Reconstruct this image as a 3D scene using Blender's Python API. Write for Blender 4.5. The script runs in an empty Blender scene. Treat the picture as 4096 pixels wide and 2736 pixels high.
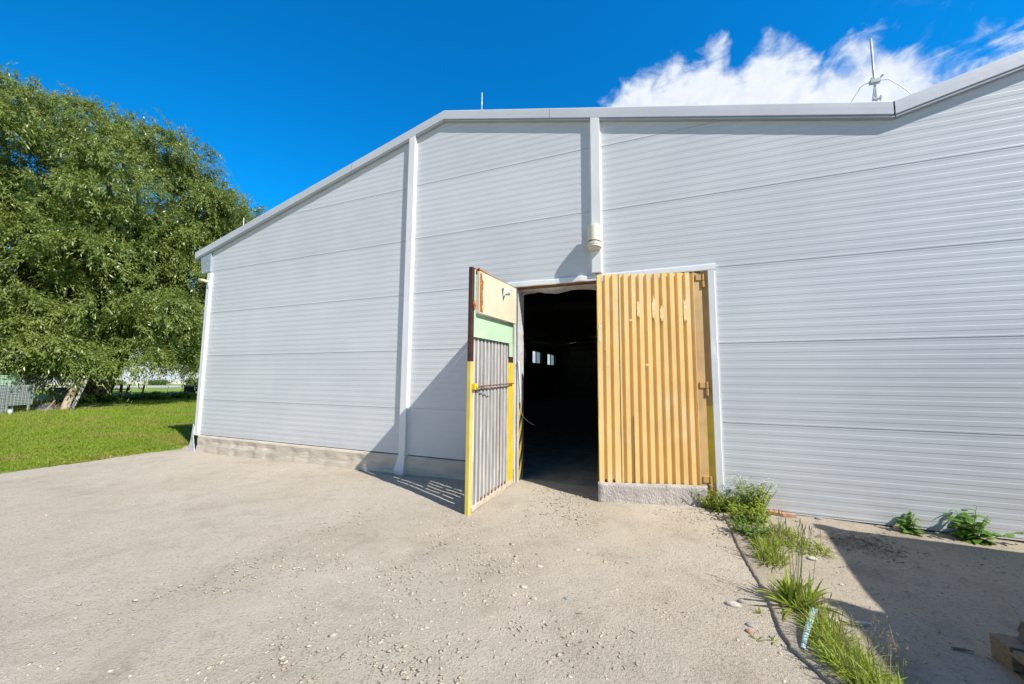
import bpy, math, random
import numpy as np
from mathutils import Vector, Matrix

# ------------------------------------------------------------------ camera, sky, sun, exposure
scene = bpy.context.scene
COL = scene.collection
R = math.radians
random.seed(7)
rng = np.random.default_rng(11)

CAM = Vector((9.0628, -5.5682, 1.5208))
YAW, PITCH, ROLL = -0.389556, 0.0955438, 0.0075829
cy, sy, cp, sp = math.cos(YAW), math.sin(YAW), math.cos(PITCH), math.sin(PITCH)
F = Vector((sy * cp, cy * cp, sp)); Rt = Vector((cy, -sy, 0)); U = Rt.cross(F)
cr, sr = math.cos(ROLL), math.sin(ROLL)
X2 = cr * Rt + sr * U; Y2 = -sr * Rt + cr * U
cd = bpy.data.cameras.new('camera'); cam = bpy.data.objects.new('camera', cd); COL.objects.link(cam)
cam.matrix_world = Matrix(((X2.x, Y2.x, -F.x, CAM.x), (X2.y, Y2.y, -F.y, CAM.y), (X2.z, Y2.z, -F.z, CAM.z), (0, 0, 0, 1)))
cd.sensor_width = 36.0; cd.lens = 13.572; cd.clip_start = 0.05; cd.clip_end = 3000
scene.camera = cam

SUN_TRAVEL = Vector((-1.0, 0.42, -1.035)).normalized()
SUN_EL = math.asin(-SUN_TRAVEL.z); SUN_ROT = math.atan2(-SUN_TRAVEL.x, -SUN_TRAVEL.y)
sl = bpy.data.lights.new('sun', 'SUN'); sl.energy = 4.6; sl.angle = R(0.53); sl.color = (1.0, 0.955, 0.89)
so = bpy.data.objects.new('sun', sl); COL.objects.link(so)
so.rotation_euler = SUN_TRAVEL.to_track_quat('-Z', 'Y').to_euler()

scene.view_settings.view_transform = 'Standard'; scene.view_settings.look = 'None'
scene.view_settings.gamma = 1.0; scene.view_settings.exposure = 0.38
scene.render.engine = 'CYCLES'

world = bpy.data.worlds.new('World'); scene.world = world; world.use_nodes = True
wt = world.node_tree; wt.nodes.clear()


def N(t, typ, **kw):
    n = t.nodes.new(typ)
    for k, v in kw.items(): setattr(n, k, v)
    return n


def M(t, op, a, b=None, c=None, clamp=False):
    n = t.nodes.new('ShaderNodeMath'); n.operation = op; n.use_clamp = clamp
    for i, v in enumerate((a, b, c)):
        if v is None: continue
        if isinstance(v, (int, float)): n.inputs[i].default_value = v
        else: t.links.new(v, n.inputs[i])
    return n.outputs[0]


def MIX(t, f, a, b, mode='MIX'):
    n = t.nodes.new('ShaderNodeMix'); n.data_type = 'RGBA'; n.blend_type = mode
    for i, v in ((0, f), (6, a), (7, b)):
        if isinstance(v, (int, float)): n.inputs[i].default_value = v
        elif isinstance(v, (tuple, list)): n.inputs[i].default_value = (*v[:3], 1)
        else: t.links.new(v, n.inputs[i])
    return n.outputs[2]


def RAMP(t, f, stops):
    n = t.nodes.new('ShaderNodeMapRange'); n.interpolation_type = 'SMOOTHSTEP'
    n.inputs[1].default_value, n.inputs[2].default_value = stops[0], stops[1]
    n.inputs[3].default_value, n.inputs[4].default_value = (stops[2], stops[3]) if len(stops) > 2 else (0, 1)
    t.links.new(f, n.inputs[0]); return n.outputs[0]


def NOISE(t, vec, scale, detail=4, rough=0.55, dist=0.0):
    n = t.nodes.new('ShaderNodeTexNoise'); n.inputs['Scale'].default_value = scale
    n.inputs['Detail'].default_value = detail; n.inputs['Roughness'].default_value = rough
    n.inputs['Distortion'].default_value = dist
    if vec is not None: t.links.new(vec, n.inputs['Vector'])
    return n.outputs['Fac']


def build_sky():
    t = wt
    sky = N(t, 'ShaderNodeTexSky', sky_type='NISHITA'); sky.sun_disc = False
    sky.sun_elevation = SUN_EL; sky.sun_rotation = SUN_ROT; sky.air_density = 1.0; sky.dust_density = 0.15; sky.ozone_density = 2.2
    hs = N(t, 'ShaderNodeHueSaturation'); hs.inputs['Saturation'].default_value = 1.32; hs.inputs['Value'].default_value = 1.0
    hs.inputs['Hue'].default_value = 0.497
    t.links.new(sky.outputs[0], hs.inputs['Color'])
    tc = N(t, 'ShaderNodeTexCoord'); sx = N(t, 'ShaderNodeSeparateXYZ'); t.links.new(tc.outputs['Generated'], sx.inputs[0])
    az = M(t, 'MULTIPLY', M(t, 'ARCTAN2', sx.outputs[0], sx.outputs[1]), 180 / math.pi)
    el = M(t, 'MULTIPLY', M(t, 'ARCSINE', sx.outputs[2]), 180 / math.pi)
    # top edge of the cloud bank as a curve of azimuth (degrees)
    fc = N(t, 'ShaderNodeFloatCurve'); cu = fc.mapping.curves[0]
    pts = [(-14, 30), (-10.5, 34.5), (-7, 37.6), (-2, 39.0), (4, 39.2), (8.5, 39.0), (9.9, 36.8), (12, 38.4), (16, 36.9), (18.3, 34.4), (19.6, 34.2), (22.5, 34.6), (25.0, 33.4), (27.5, 30.4), (29.5, 30.2), (33, 30.4), (38, 30.5), (44, 29), (52, 24)]
    lo, hi = -20.0, 60.0
    P_ = [(0.0, 0.2)] + [((a - lo) / (hi - lo), e / 60.0) for a, e in pts] + [(1.0, 0.2)]
    cu.points[0].location = P_[0]; cu.points[1].location = P_[-1]
    for p in P_[1:-1]: cu.points.new(*p)
    fc.mapping.update()
    azn = M(t, 'DIVIDE', M(t, 'SUBTRACT', az, lo), hi - lo, clamp=True)
    t.links.new(azn, fc.inputs['Value'])
    top = M(t, 'MULTIPLY', fc.outputs[0], 60.0)
    # wind-combed noise in (az, el)
    cv = N(t, 'ShaderNodeCombineXYZ'); t.links.new(az, cv.inputs[0]); t.links.new(el, cv.inputs[1])
    mp = N(t, 'ShaderNodeMapping'); mp.inputs['Rotation'].default_value = (0, 0, R(-28)); mp.inputs['Scale'].default_value = (0.13, 0.27, 1)
    t.links.new(cv.outputs[0], mp.inputs[0])
    n1 = NOISE(t, mp.outputs[0], 1.5, 8, 0.62, 0.7)
    mp2 = N(t, 'ShaderNodeMapping'); mp2.inputs['Scale'].default_value = (0.25, 0.3, 1); t.links.new(cv.outputs[0], mp2.inputs[0])
    n2 = NOISE(t, mp2.outputs[0], 1.2, 6, 0.55, 0.3)
    h = M(t, 'SUBTRACT', top, el)
    h = M(t, 'ADD', h, M(t, 'MULTIPLY', M(t, 'SUBTRACT', n1, 0.5), 6.5))
    h = M(t, 'ADD', h, M(t, 'MULTIPLY', M(t, 'SUBTRACT', n2, 0.5), 7.5))
    m = RAMP(t, h, (-0.6, 3.4))
    # thinner, torn cloud towards the right end of the bank
    thin = RAMP(t, az, (24.5, 29.0))
    torn = RAMP(t, n1, (0.33, 0.58))
    m = M(t, 'MULTIPLY', m, M(t, 'ADD', M(t, 'SUBTRACT', 1.0, thin), M(t, 'MULTIPLY', thin, torn)))
    m = M(t, 'MULTIPLY', m, 0.97)
    # faint veil further up right
    veil = M(t, 'MULTIPLY', RAMP(t, n1, (0.52, 0.8)), M(t, 'MULTIPLY', RAMP(t, az, (22, 34)), RAMP(t, el, (48, 32))))
    m = M(t, 'MAXIMUM', m, M(t, 'MULTIPLY', veil, 0.28))
    shade = RAMP(t, NOISE(t, mp2.outputs[0], 2.2, 5, 0.6, 0.5), (0.25, 0.75))
    cc = MIX(t, shade, (6.1, 6.7, 7.6), (7.4, 7.6, 7.9))
    bg = N(t, 'ShaderNodeBackground'); bg.inputs['Strength'].default_value = 0.102
    skyc = MIX(t, 1.0, hs.outputs[0], (0.05, 1.24, 1.60), 'MULTIPLY')
    # deeper, polarised-looking blue on the side away from the sun, weaker sky behind the camera
    g = N(t, 'ShaderNodeVectorMath', operation='SCALE'); t.links.new(skyc, g.inputs[0])
    t.links.new(RAMP(t, sx.outputs[1], (-0.6, 0.55, 0.50, 1.12)), g.inputs['Scale'])
    t.links.new(MIX(t, m, g.outputs[0], cc), bg.inputs['Color'])
    out = N(t, 'ShaderNodeOutputWorld'); t.links.new(bg.outputs[0], out.inputs[0])


build_sky()

# ------------------------------------------------------------------ mesh helpers


class MB:
    def __init__(s): s.v = []; s.f = []; s.mi = []

    def add(s, verts, faces, mi=0):
        b = len(s.v); s.v.extend([tuple(p) for p in verts]); s.f.extend([tuple(i + b for i in f) for f in faces]); s.mi.extend([mi] * len(faces)); return s

    def box(s, x0, x1, y0, y1, z0, z1, mi=0, fr=None):
        p = [(x, y, z) for z in (z0, z1) for y in (y0, y1) for x in (x0, x1)]
        if fr: p = [fr(*q) for q in p]
        f = [(0, 2, 3, 1), (4, 5, 7, 6), (0, 1, 5, 4), (2, 6, 7, 3), (0, 4, 6, 2), (1, 3, 7, 5)]
        if fr and fr.flip: f = [tuple(reversed(q)) for q in f]
        return s.add(p, f, mi)

    def prism(s, poly, d, mi=0):
        """poly: list of 3D points (planar); extruded by vector d."""
        n = len(poly); a = [Vector(p) for p in poly]; d = Vector(d)
        v = a + [p + d for p in a]
        f = [tuple(reversed(range(n))), tuple(range(n, 2 * n))] + [(i, (i + 1) % n, n + (i + 1) % n, n + i) for i in range(n)]
        return s.add(v, f, mi)

    def tube(s, pts, rad, seg=8, mi=0, caps=True):
        pts = [Vector(p) for p in pts]; n = len(pts)
        if not hasattr(rad, '__len__'): rad = [rad] * n
        up = Vector((0.13, 0.29, 0.95)); v = []; f = []
        for i, p in enumerate(pts):
            t = (pts[min(i + 1, n - 1)] - pts[max(i - 1, 0)]).normalized()
            a = t.cross(up)
            if a.length < 0.1: a = t.cross(Vector((1, 0, 0)))
            a.normalize(); b = t.cross(a)
            for k in range(seg):
                q = 2 * math.pi * k / seg; v.append(p + (a * math.cos(q) + b * math.sin(q)) * rad[i])
        for i in range(n - 1):
            for k in range(seg):
                k2 = (k + 1) % seg; f.append((i * seg + k, i * seg + k2, (i + 1) * seg + k2, (i + 1) * seg + k))
        if caps: f.append(tuple(reversed(range(seg)))); f.append(tuple(range((n - 1) * seg, n * seg)))
        return s.add(v, f, mi)

    def each(s, name, mat, parent=None, smooth=False, bevel=0.0):
        """one object per connected piece"""
        par = list(range(len(s.v)))
        def find(a):
            while par[a] != a: par[a] = par[par[a]]; a = par[a]
            return a
        for f in s.f:
            for q in f[1:]: par[find(q)] = find(f[0])
        grp = {}
        for f in s.f: grp.setdefault(find(f[0]), []).append(f)
        out = []
        for fs in grp.values():
            ids = sorted({i for f in fs for i in f}); mp = {i: k for k, i in enumerate(ids)}
            out.append(mesh_obj(name, np.array([s.v[i] for i in ids], dtype=np.float64), [tuple(mp[i] for i in f) for f in fs], mat, parent, smooth, bevel))
        return out

    def build(s, name, mat, parent=None, smooth=False, bevel=0.0, world=True):
        return mesh_obj(name, np.array(s.v, dtype=np.float64).reshape(-1, 3), s.f, mat, parent, smooth, bevel, s.mi)


def mesh_obj(name, V, Fs, mat, parent=None, smooth=False, bevel=0.0, mi=None):
    me = bpy.data.meshes.new(name)
    V = np.array(V, dtype=np.float64)
    off = origin(parent) if parent is not None else None
    if off is None:
        off = np.array([(V[:, 0].min() + V[:, 0].max()) / 2, (V[:, 1].min() + V[:, 1].max()) / 2, V[:, 2].min()])
        o_loc = off
    else:
        o_loc = np.zeros(3)
    V = V - off
    if isinstance(Fs, np.ndarray):
        nf, k = Fs.shape
        me.vertices.add(len(V)); me.vertices.foreach_set('co', V.astype(np.float32).ravel())
        me.loops.add(nf * k); me.loops.foreach_set('vertex_index', Fs.astype(np.int32).ravel())
        me.polygons.add(nf); me.polygons.foreach_set('loop_start', np.arange(0, nf * k, k, dtype=np.int32))
        me.update(calc_edges=True); me.validate()
    else:
        me.from_pydata(V.tolist(), [], Fs); me.update()
    mats = mat if isinstance(mat, (list, tuple)) else [mat]
    for m in mats: me.materials.append(m)
    if mi is not None and len(mats) > 1: me.polygons.foreach_set('material_index', np.array(mi, dtype=np.int32))
    if smooth: me.polygons.foreach_set('use_smooth', np.ones(len(me.polygons), dtype=bool))
    o = bpy.data.objects.new(name, me); COL.objects.link(o)
    o.location = o_loc
    if parent is not None: o.parent = parent
    if bevel:
        b = o.modifiers.new('bevel', 'BEVEL'); b.width = bevel; b.segments = 2; b.limit_method = 'ANGLE'; b.angle_limit = R(40)
    return o


def origin(o):
    p = np.zeros(3)
    while o is not None:
        p += np.array(o.location); o = o.parent
    return p


def tag(o, label, cat, group=None, kind=None):
    if kind: o['kind'] = kind
    o['label'] = label; o['category'] = cat
    if group: o['group'] = group
    return o


def thing(name, label, cat, loc, group=None):
    o = bpy.data.objects.new(name, None); COL.objects.link(o); o.location = loc; o.empty_display_size = 0.2
    return tag(o, label, cat, group)


def struct(o, kind='structure'):
    o['kind'] = kind; return o


class Frame:
    def __init__(s, o, u, v, w=(0, 0, 1)):
        s.o, s.u, s.v, s.w = Vector(o), Vector(u).normalized(), Vector(v).normalized(), Vector(w)
        s.flip = s.u.cross(s.v).dot(s.w) < 0

    def __call__(s, a, b, c): return s.o + s.u * a + s.v * b + s.w * c


# value noise on numpy arrays for ground shapes
_tab = rng.random((256, 256))


def vnoise(x, y):
    xi = np.floor(x).astype(int); yi = np.floor(y).astype(int); fx = x - xi; fy = y - yi
    fx = fx * fx * (3 - 2 * fx); fy = fy * fy * (3 - 2 * fy)
    g = lambda a, b: _tab[a % 256, b % 256]
    return (g(xi, yi) * (1 - fx) + g(xi + 1, yi) * fx) * (1 - fy) + (g(xi, yi + 1) * (1 - fx) + g(xi + 1, yi + 1) * fx) * fy - 0.5


# ------------------------------------------------------------------ materials
MATS = {}


def new_mat(name):
    m = bpy.data.materials.new(name); m.use_nodes = True; t = m.node_tree
    b = t.nodes['Principled BSDF']; MATS[name] = m
    return m, t, b


def objco(t): return N(t, 'ShaderNodeNewGeometry').outputs['Position']


def simple(name, col, rough=0.6, metal=0.0, var=0.12, vscale=3.0, bump=0.0, bscale=60, col2=None, c2=(0.55, 0.7), c2scale=8, spec=0.5, island=0.0, stretch=None):
    m, t, b = new_mat(name); p = objco(t)
    if stretch:
        mp = N(t, 'ShaderNodeMapping'); mp.inputs['Scale'].default_value = stretch; t.links.new(p, mp.inputs[0]); p = mp.outputs[0]
    n = NOISE(t, p, vscale, 5)
    f = RAMP(t, n, (0.3, 0.7, 1 - var, 1 + var))
    v = N(t, 'ShaderNodeVectorMath', operation='SCALE'); v.inputs[0].default_value = col; t.links.new(f, v.inputs['Scale'])
    c = v.outputs[0]
    if col2 is not None: c = MIX(t, RAMP(t, NOISE(t, p, c2scale, 6, 0.65), c2), c, col2)
    if island:
        g = N(t, 'ShaderNodeNewGeometry').outputs['Random Per Island']
        hv = N(t, 'ShaderNodeHueSaturation'); t.links.new(c, hv.inputs['Color'])
        t.links.new(M(t, 'ADD', 1 - island, M(t, 'MULTIPLY', g, 2 * island)), hv.inputs['Value']); c = hv.outputs[0]
    t.links.new(c, b.inputs['Base Color'])
    b.inputs['Roughness'].default_value = rough; b.inputs['Metallic'].default_value = metal; b.inputs['Specular IOR Level'].default_value = spec
    if bump:
        bm = N(t, 'ShaderNodeBump'); bm.inputs['Strength'].default_value = 1.0; bm.inputs['Distance'].default_value = bump
        t.links.new(NOISE(t, p, bscale, 4), bm.inputs['Height']); t.links.new(bm.outputs[0], b.inputs['Normal'])
    return m


def foliage(name, ca, cb, trans=0.3, rough=0.5, dry=None, patch=None):
    m, t, b = new_mat(name)
    g = N(t, 'ShaderNodeNewGeometry'); r = g.outputs['Random Per Island']
    n = NOISE(t, g.outputs['Position'], 0.55, 3)
    f = M(t, 'ADD', M(t, 'MULTIPLY', r, 0.6), M(t, 'MULTIPLY', RAMP(t, n, (0.3, 0.7)), 0.4))
    c = MIX(t, f, ca, cb)
    if dry: c = MIX(t, RAMP(t, r, (0.80, 0.9)), c, dry)
    if patch:
        mp = N(t, 'ShaderNodeMapping'); mp.inputs['Scale'].default_value = (0.45, 0.75, 1); t.links.new(g.outputs['Position'], mp.inputs[0])
        c = MIX(t, M(t, 'MULTIPLY', RAMP(t, NOISE(t, mp.outputs[0], 1.0, 4, 0.6), (0.48, 0.64)), 0.75), c, patch)
    t.links.new(c, b.inputs['Base Color']); b.inputs['Roughness'].default_value = rough; b.inputs['Specular IOR Level'].default_value = 0.5
    tr = N(t, 'ShaderNodeBsdfTranslucent'); t.links.new(MIX(t, 0.5, c, (0.25, 0.32, 0.03)), tr.inputs['Color'])
    mx = N(t, 'ShaderNodeMixShader'); mx.inputs[0].default_value = trans
    t.links.new(b.outputs[0], mx.inputs[1]); t.links.new(tr.outputs[0], mx.inputs[2])
    t.links.new(mx.outputs[0], t.nodes['Material Output'].inputs[0])
    return m


def cladding_mat():
    m, t, b = new_mat('cladding'); p = objco(t)
    sx = N(t, 'ShaderNodeSeparateXYZ'); t.links.new(p, sx.inputs[0])
    n = NOISE(t, p, 0.8, 4); c = MIX(t, RAMP(t, n, (0.3, 0.7)), (0.615, 0.63, 0.64), (0.67, 0.68, 0.685))
    sz_ = N(t, 'ShaderNodeCombineXYZ'); t.links.new(M(t, 'FLOOR', sx.outputs[2]), sz_.inputs[2]); t.links.new(M(t, 'GREATER_THAN', sx.outputs[0], 4.78), sz_.inputs[0]); t.links.new(M(t, 'GREATER_THAN', sx.outputs[0], 8.12), sz_.inputs[1])
    wn = N(t, 'ShaderNodeTexWhiteNoise'); wn.noise_dimensions = '3D'; t.links.new(sz_.outputs[0], wn.inputs['Vector'])
    vs_ = N(t, 'ShaderNodeVectorMath', operation='SCALE'); t.links.new(c, vs_.inputs[0]); t.links.new(M(t, 'ADD', 0.965, M(t, 'MULTIPLY', wn.outputs['Value'], 0.055)), vs_.inputs['Scale']); c = vs_.outputs[0]   # sheets differ a little in tone
    # dust thrown up along the foot of the wall, blotchy
    d = M(t, 'MULTIPLY', RAMP(t, sx.outputs[2], (0.75, -0.05)), RAMP(t, NOISE(t, p, 3.5, 6, 0.65), (0.35, 0.75)))
    c = MIX(t, M(t, 'MULTIPLY', d, 0.30), c, (0.46, 0.42, 0.37))
    mp = N(t, 'ShaderNodeMapping'); mp.inputs['Scale'].default_value = (5, 5, 0.5); t.links.new(p, mp.inputs[0])
    st = RAMP(t, NOISE(t, mp.outputs[0], 1.6, 5, 0.6), (0.62, 0.78))
    c = MIX(t, M(t, 'MULTIPLY', st, 0.10), c, (0.42, 0.42, 0.42))
    sm = RAMP(t, NOISE(t, p, 1.7, 6, 0.7, 0.4), (0.68, 0.78)); c = MIX(t, M(t, 'MULTIPLY', sm, 0.10), c, (0.36, 0.35, 0.34))
    t.links.new(c, b.inputs['Base Color']); b.inputs['Roughness'].default_value = 0.42; b.inputs['Specular IOR Level'].default_value = 0.4
    bm = N(t, 'ShaderNodeBump'); bm.inputs['Strength'].default_value = 1.0; bm.inputs['Distance'].default_value = 0.006
    mp3 = N(t, 'ShaderNodeMapping'); mp3.inputs['Scale'].default_value = (0.5, 1, 2.2); t.links.new(p, mp3.inputs[0])
    t.links.new(NOISE(t, mp3.outputs[0], 1.0, 2), bm.inputs['Height']); t.links.new(bm.outputs[0], b.inputs['Normal'])
    return m


def gravel_mat(name, base, dark, light, slab=False):
    m, t, b = new_mat(name); p = objco(t)
    n1 = NOISE(t, p, 0.55, 5, 0.6, 0.4); n2 = NOISE(t, p, 3.2, 6, 0.65); n3 = NOISE(t, p, 42, 4, 0.7); n4 = NOISE(t, p, 120, 2, 0.6)
    c = MIX(t, RAMP(t, n1, (0.32, 0.68)), base, light)
    c = MIX(t, M(t, 'MULTIPLY', RAMP(t, n2, (0.48, 0.72)), 0.40), c, dark)
    c = MIX(t, M(t, 'MULTIPLY', RAMP(t, n3, (0.52, 0.66)), 0.50), c, tuple(0.55 * q for q in dark))
    c = MIX(t, M(t, 'MULTIPLY', RAMP(t, n4, (0.58, 0.70)), 0.45), c, tuple(min(0.62, 1.35 * q) for q in light))
    if not slab:   # compacted wheel tracks curving towards the doorway and a bare dusty patch
        sp_ = N(t, 'ShaderNodeSeparateXYZ'); t.links.new(p, sp_.inputs[0])
        wob = M(t, 'MULTIPLY', M(t, 'SUBTRACT', NOISE(t, p, 0.7, 3), 0.5), 0.9)
        for x0_, k_ in ((7.55, 0.42), (8.95, 0.30)):
            dx_ = M(t, 'ABSOLUTE', M(t, 'ADD', M(t, 'SUBTRACT', sp_.outputs[0], M(t, 'ADD', M(t, 'MULTIPLY', sp_.outputs[1], k_), x0_)), wob))
            tr_ = M(t, 'MULTIPLY', RAMP(t, dx_, (0.34, 0.06)), RAMP(t, NOISE(t, p, 2.4, 5, 0.6), (0.35, 0.6)))
            c = MIX(t, M(t, 'MULTIPLY', tr_, 0.45), c, tuple(1.10 * q for q in light))
        st_ = RAMP(t, NOISE(t, p, 0.9, 5, 0.6, 0.5), (0.60, 0.72)); c = MIX(t, M(t, 'MULTIPLY', st_, 0.22), c, tuple(0.75 * q for q in dark))
    # chalky scuffs and streaks
    mp = N(t, 'ShaderNodeMapping'); mp.inputs['Rotation'].default_value = (0, 0, R(35)); mp.inputs['Scale'].default_value = (1.0, 3.2, 1)
    t.links.new(p, mp.inputs[0])
    s = M(t, 'MULTIPLY', RAMP(t, NOISE(t, mp.outputs[0], 1.1, 8, 0.7, 0.8), (0.60, 0.74)), 0.45)
    c = MIX(t, s, c, tuple(1.22 * q for q in light))
    if slab:
        v = N(t, 'ShaderNodeTexVoronoi'); v.feature = 'DISTANCE_TO_EDGE'; v.inputs['Scale'].default_value = 0.8
        vm = N(t, 'ShaderNodeVectorMath', operation='ADD'); t.links.new(p, vm.inputs[0])
        nn = t.nodes.new('ShaderNodeTexNoise'); nn.inputs['Scale'].default_value = 2.5; t.links.new(p, nn.inputs['Vector'])
        vs = N(t, 'ShaderNodeVectorMath', operation='SCALE'); vs.inputs['Scale'].default_value = 0.5; t.links.new(nn.outputs['Color'], vs.inputs[0])
        t.links.new(vs.outputs[0], vm.inputs[1]); t.links.new(vm.outputs[0], v.inputs['Vector'])
        c = MIX(t, M(t, 'MULTIPLY', RAMP(t, v.outputs['Distance'], (0.006, 0.001)), 0.16), c, (0.07, 0.06, 0.05))
        blot = RAMP(t, NOISE(t, p, 1.4, 6, 0.65), (0.52, 0.68)); c = MIX(t, M(t, 'MULTIPLY', blot, 0.35), c, (0.13, 0.115, 0.10))
    else:
        cl = N(t, 'ShaderNodeTexVoronoi'); cl.inputs['Scale'].default_value = 34; t.links.new(p, cl.inputs['Vector'])
        sp = RAMP(t, cl.outputs['Distance'], (0.34, 0.2)); hs = RAMP(t, M(t, 'FRACT', M(t, 'MULTIPLY', N_sep(t, cl.outputs['Color']), 7.3)), (0.80, 0.83))
        zone = RAMP(t, NOISE(t, p, 1.1, 4), (0.42, 0.6))
        c = MIX(t, M(t, 'MULTIPLY', M(t, 'MULTIPLY', sp, hs), M(t, 'MULTIPLY', zone, 0.7)), c, (0.60, 0.555, 0.485))
    t.links.new(c, b.inputs['Base Color']); b.inputs['Roughness'].default_value = 0.93; b.inputs['Specular IOR Level'].default_value = 0.25
    bm = N(t, 'ShaderNodeBump'); bm.inputs['Strength'].default_value = 1.0; bm.inputs['Distance'].default_value = 0.016 if not slab else 0.008
    h = M(t, 'ADD', M(t, 'MULTIPLY', NOISE(t, p, 55, 5, 0.7), 1.0), M(t, 'MULTIPLY', n4, 0.35))
    t.links.new(h, bm.inputs['Height']); t.links.new(bm.outputs[0], b.inputs['Normal'])
    return m


def N_sep(t, c):
    s = N(t, 'ShaderNodeSeparateColor'); t.links.new(c, s.inputs[0]); return s.outputs[0]


m_clad = cladding_mat()
m_trim = simple('white_trim', (0.80, 0.80, 0.785), 0.45, var=0.04, vscale=2, bump=0.004, bscale=4, col2=(0.60, 0.58, 0.54), c2=(0.66, 0.82), c2scale=5)
m_fascia = simple('grey_fascia', (0.65, 0.655, 0.655), 0.36, 0.12, var=0.05, vscale=1.5, bump=0.004, bscale=3)
m_eave = simple('blue_grey_flashing', (0.34, 0.38, 0.42), 0.4, var=0.06)
m_dark = simple('dark_gap', (0.05, 0.05, 0.05), 0.8)
m_plinth = simple('plinth_concrete', (0.60, 0.525, 0.42), 0.92, var=0.12, vscale=4, bump=0.010, bscale=14, col2=(0.40, 0.36, 0.31), c2=(0.58, 0.74), c2scale=6, stretch=(0.6, 1, 2.2))
m_plaster = simple('white_plaster', (0.56, 0.545, 0.52), 0.9, var=0.1, vscale=6, bump=0.01, bscale=30, col2=(0.30, 0.27, 0.24), c2=(0.60, 0.74), c2scale=5)
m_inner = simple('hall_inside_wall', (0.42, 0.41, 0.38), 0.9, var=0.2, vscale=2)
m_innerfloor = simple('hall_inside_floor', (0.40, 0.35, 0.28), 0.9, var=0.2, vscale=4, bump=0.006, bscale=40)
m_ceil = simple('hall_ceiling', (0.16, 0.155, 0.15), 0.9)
m_orange = simple('orange_paint', (0.86, 0.585, 0.225), 0.40, var=0.08, vscale=3, bump=0.004, bscale=7, col2=(0.87, 0.66, 0.36), c2=(0.50, 0.70), c2scale=2.2, stretch=(1, 1, 0.5))
m_ochre = simple('ochre_paint', (0.52, 0.31, 0.10), 0.5, var=0.10, vscale=3)
m_yellow = simple('yellow_paint', (0.80, 0.56, 0.035), 0.45, var=0.08, vscale=5, col2=(0.28, 0.17, 0.06), c2=(0.66, 0.74), c2scale=9)
m_yellow2 = simple('pale_yellow_paint', (0.72, 0.56, 0.13), 0.5, var=0.09, vscale=5, col2=(0.45, 0.38, 0.25), c2=(0.66, 0.76), c2scale=7)
m_brown = simple('brown_paint', (0.075, 0.028, 0.022), 0.5, var=0.2, vscale=8, col2=(0.22, 0.12, 0.07), c2=(0.66, 0.76), c2scale=10)
m_cream = simple('cream_sheet', (0.73, 0.63, 0.44), 0.6, var=0.06, vscale=3, col2=(0.58, 0.46, 0.28), c2=(0.62, 0.8), c2scale=3)
m_foam = simple('orange_foam', (0.52, 0.17, 0.02), 0.95, var=0.25, vscale=20, bump=0.03, bscale=45, col2=(0.08, 0.03, 0.01), c2=(0.58, 0.68), c2scale=55)
m_green = simple('pale_green_paint', (0.50, 0.68, 0.45), 0.55, var=0.05, vscale=4, col2=(0.58, 0.68, 0.50), c2=(0.5, 0.7), c2scale=2)
m_galv = simple('grey_corrugated_sheet', (0.50, 0.485, 0.455), 0.55, var=0.16, vscale=6, col2=(0.66, 0.64, 0.60), c2=(0.5, 0.66), c2scale=4, stretch=(2.5, 2.5, 0.35))
m_rust = simple('rust', (0.20, 0.07, 0.025), 0.9, var=0.3, vscale=20, bump=0.004, bscale=80, col2=(0.30, 0.14, 0.06), c2=(0.5, 0.7), c2scale=18)
m_bar = simple('rusty_bar', (0.22, 0.12, 0.09), 0.6, var=0.3, vscale=12)
m_dustyrail = simple('dusty_rail', (0.55, 0.46, 0.36), 0.9, var=0.15, vscale=9, bump=0.004, bscale=40, col2=(0.30, 0.17, 0.10), c2=(0.6, 0.7), c2scale=10)
m_render = simple('rough_grey_render', (0.50, 0.455, 0.41), 0.95, var=0.12, vscale=5, bump=0.022, bscale=38, col2=(0.36, 0.32, 0.29), c2=(0.54, 0.7), c2scale=7, stretch=(1.4, 1.4, 0.8))
m_cream_lamp = simple('cream_plastic', (0.70, 0.655, 0.52), 0.5, var=0.06, vscale=6, col2=(0.42, 0.40, 0.28), c2=(0.66, 0.8), c2scale=9)
m_black = simple('black_rubber', (0.015, 0.015, 0.016), 0.6)
m_steel = simple('galvanised_steel', (0.62, 0.63, 0.64), 0.40, metal=0.25, var=0.12, vscale=12)
m_wood = simple('weathered_wood', (0.27, 0.195, 0.125), 0.85, var=0.25, vscale=14, bump=0.004, bscale=50, stretch=(1, 4, 4))
m_greywood = simple('grey_board', (0.36, 0.34, 0.32), 0.9, var=0.25, vscale=5, col2=(0.10, 0.09, 0.09), c2=(0.52, 0.62), c2scale=6)
m_bark = simple('dark_bark', (0.075, 0.058, 0.045), 0.95, var=0.35, vscale=3, bump=0.05, bscale=8, stretch=(2, 2, 0.5))
m_log = simple('log_bark', (0.40, 0.27, 0.17), 0.9, var=0.25, vscale=5, bump=0.02, bscale=12, col2=(0.12, 0.085, 0.06), c2=(0.54, 0.64), c2scale=4)
m_logwood = simple('stripped_log', (0.46, 0.35, 0.24), 0.8, var=0.2, vscale=7, col2=(0.20, 0.14, 0.10), c2=(0.56, 0.64), c2scale=9)
m_paleboard = simple('pale_board', (0.46, 0.49, 0.45), 0.7, var=0.10, vscale=1.2)
m_plastic = simple('dirty_plastic', (0.17, 0.165, 0.16), 0.5, var=0.3, vscale=5, col2=(0.07, 0.06, 0.055), c2=(0.5, 0.6), c2scale=5)
m_greysheet = simple('grey_sheet', (0.30, 0.32, 0.33), 0.6, var=0.1, vscale=2)
m_wire = simple('dark_wire', (0.04, 0.045, 0.04), 0.6)
m_redpost = simple('red_brown_post', (0.17, 0.045, 0.035), 0.7, var=0.25, vscale=6)
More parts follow.
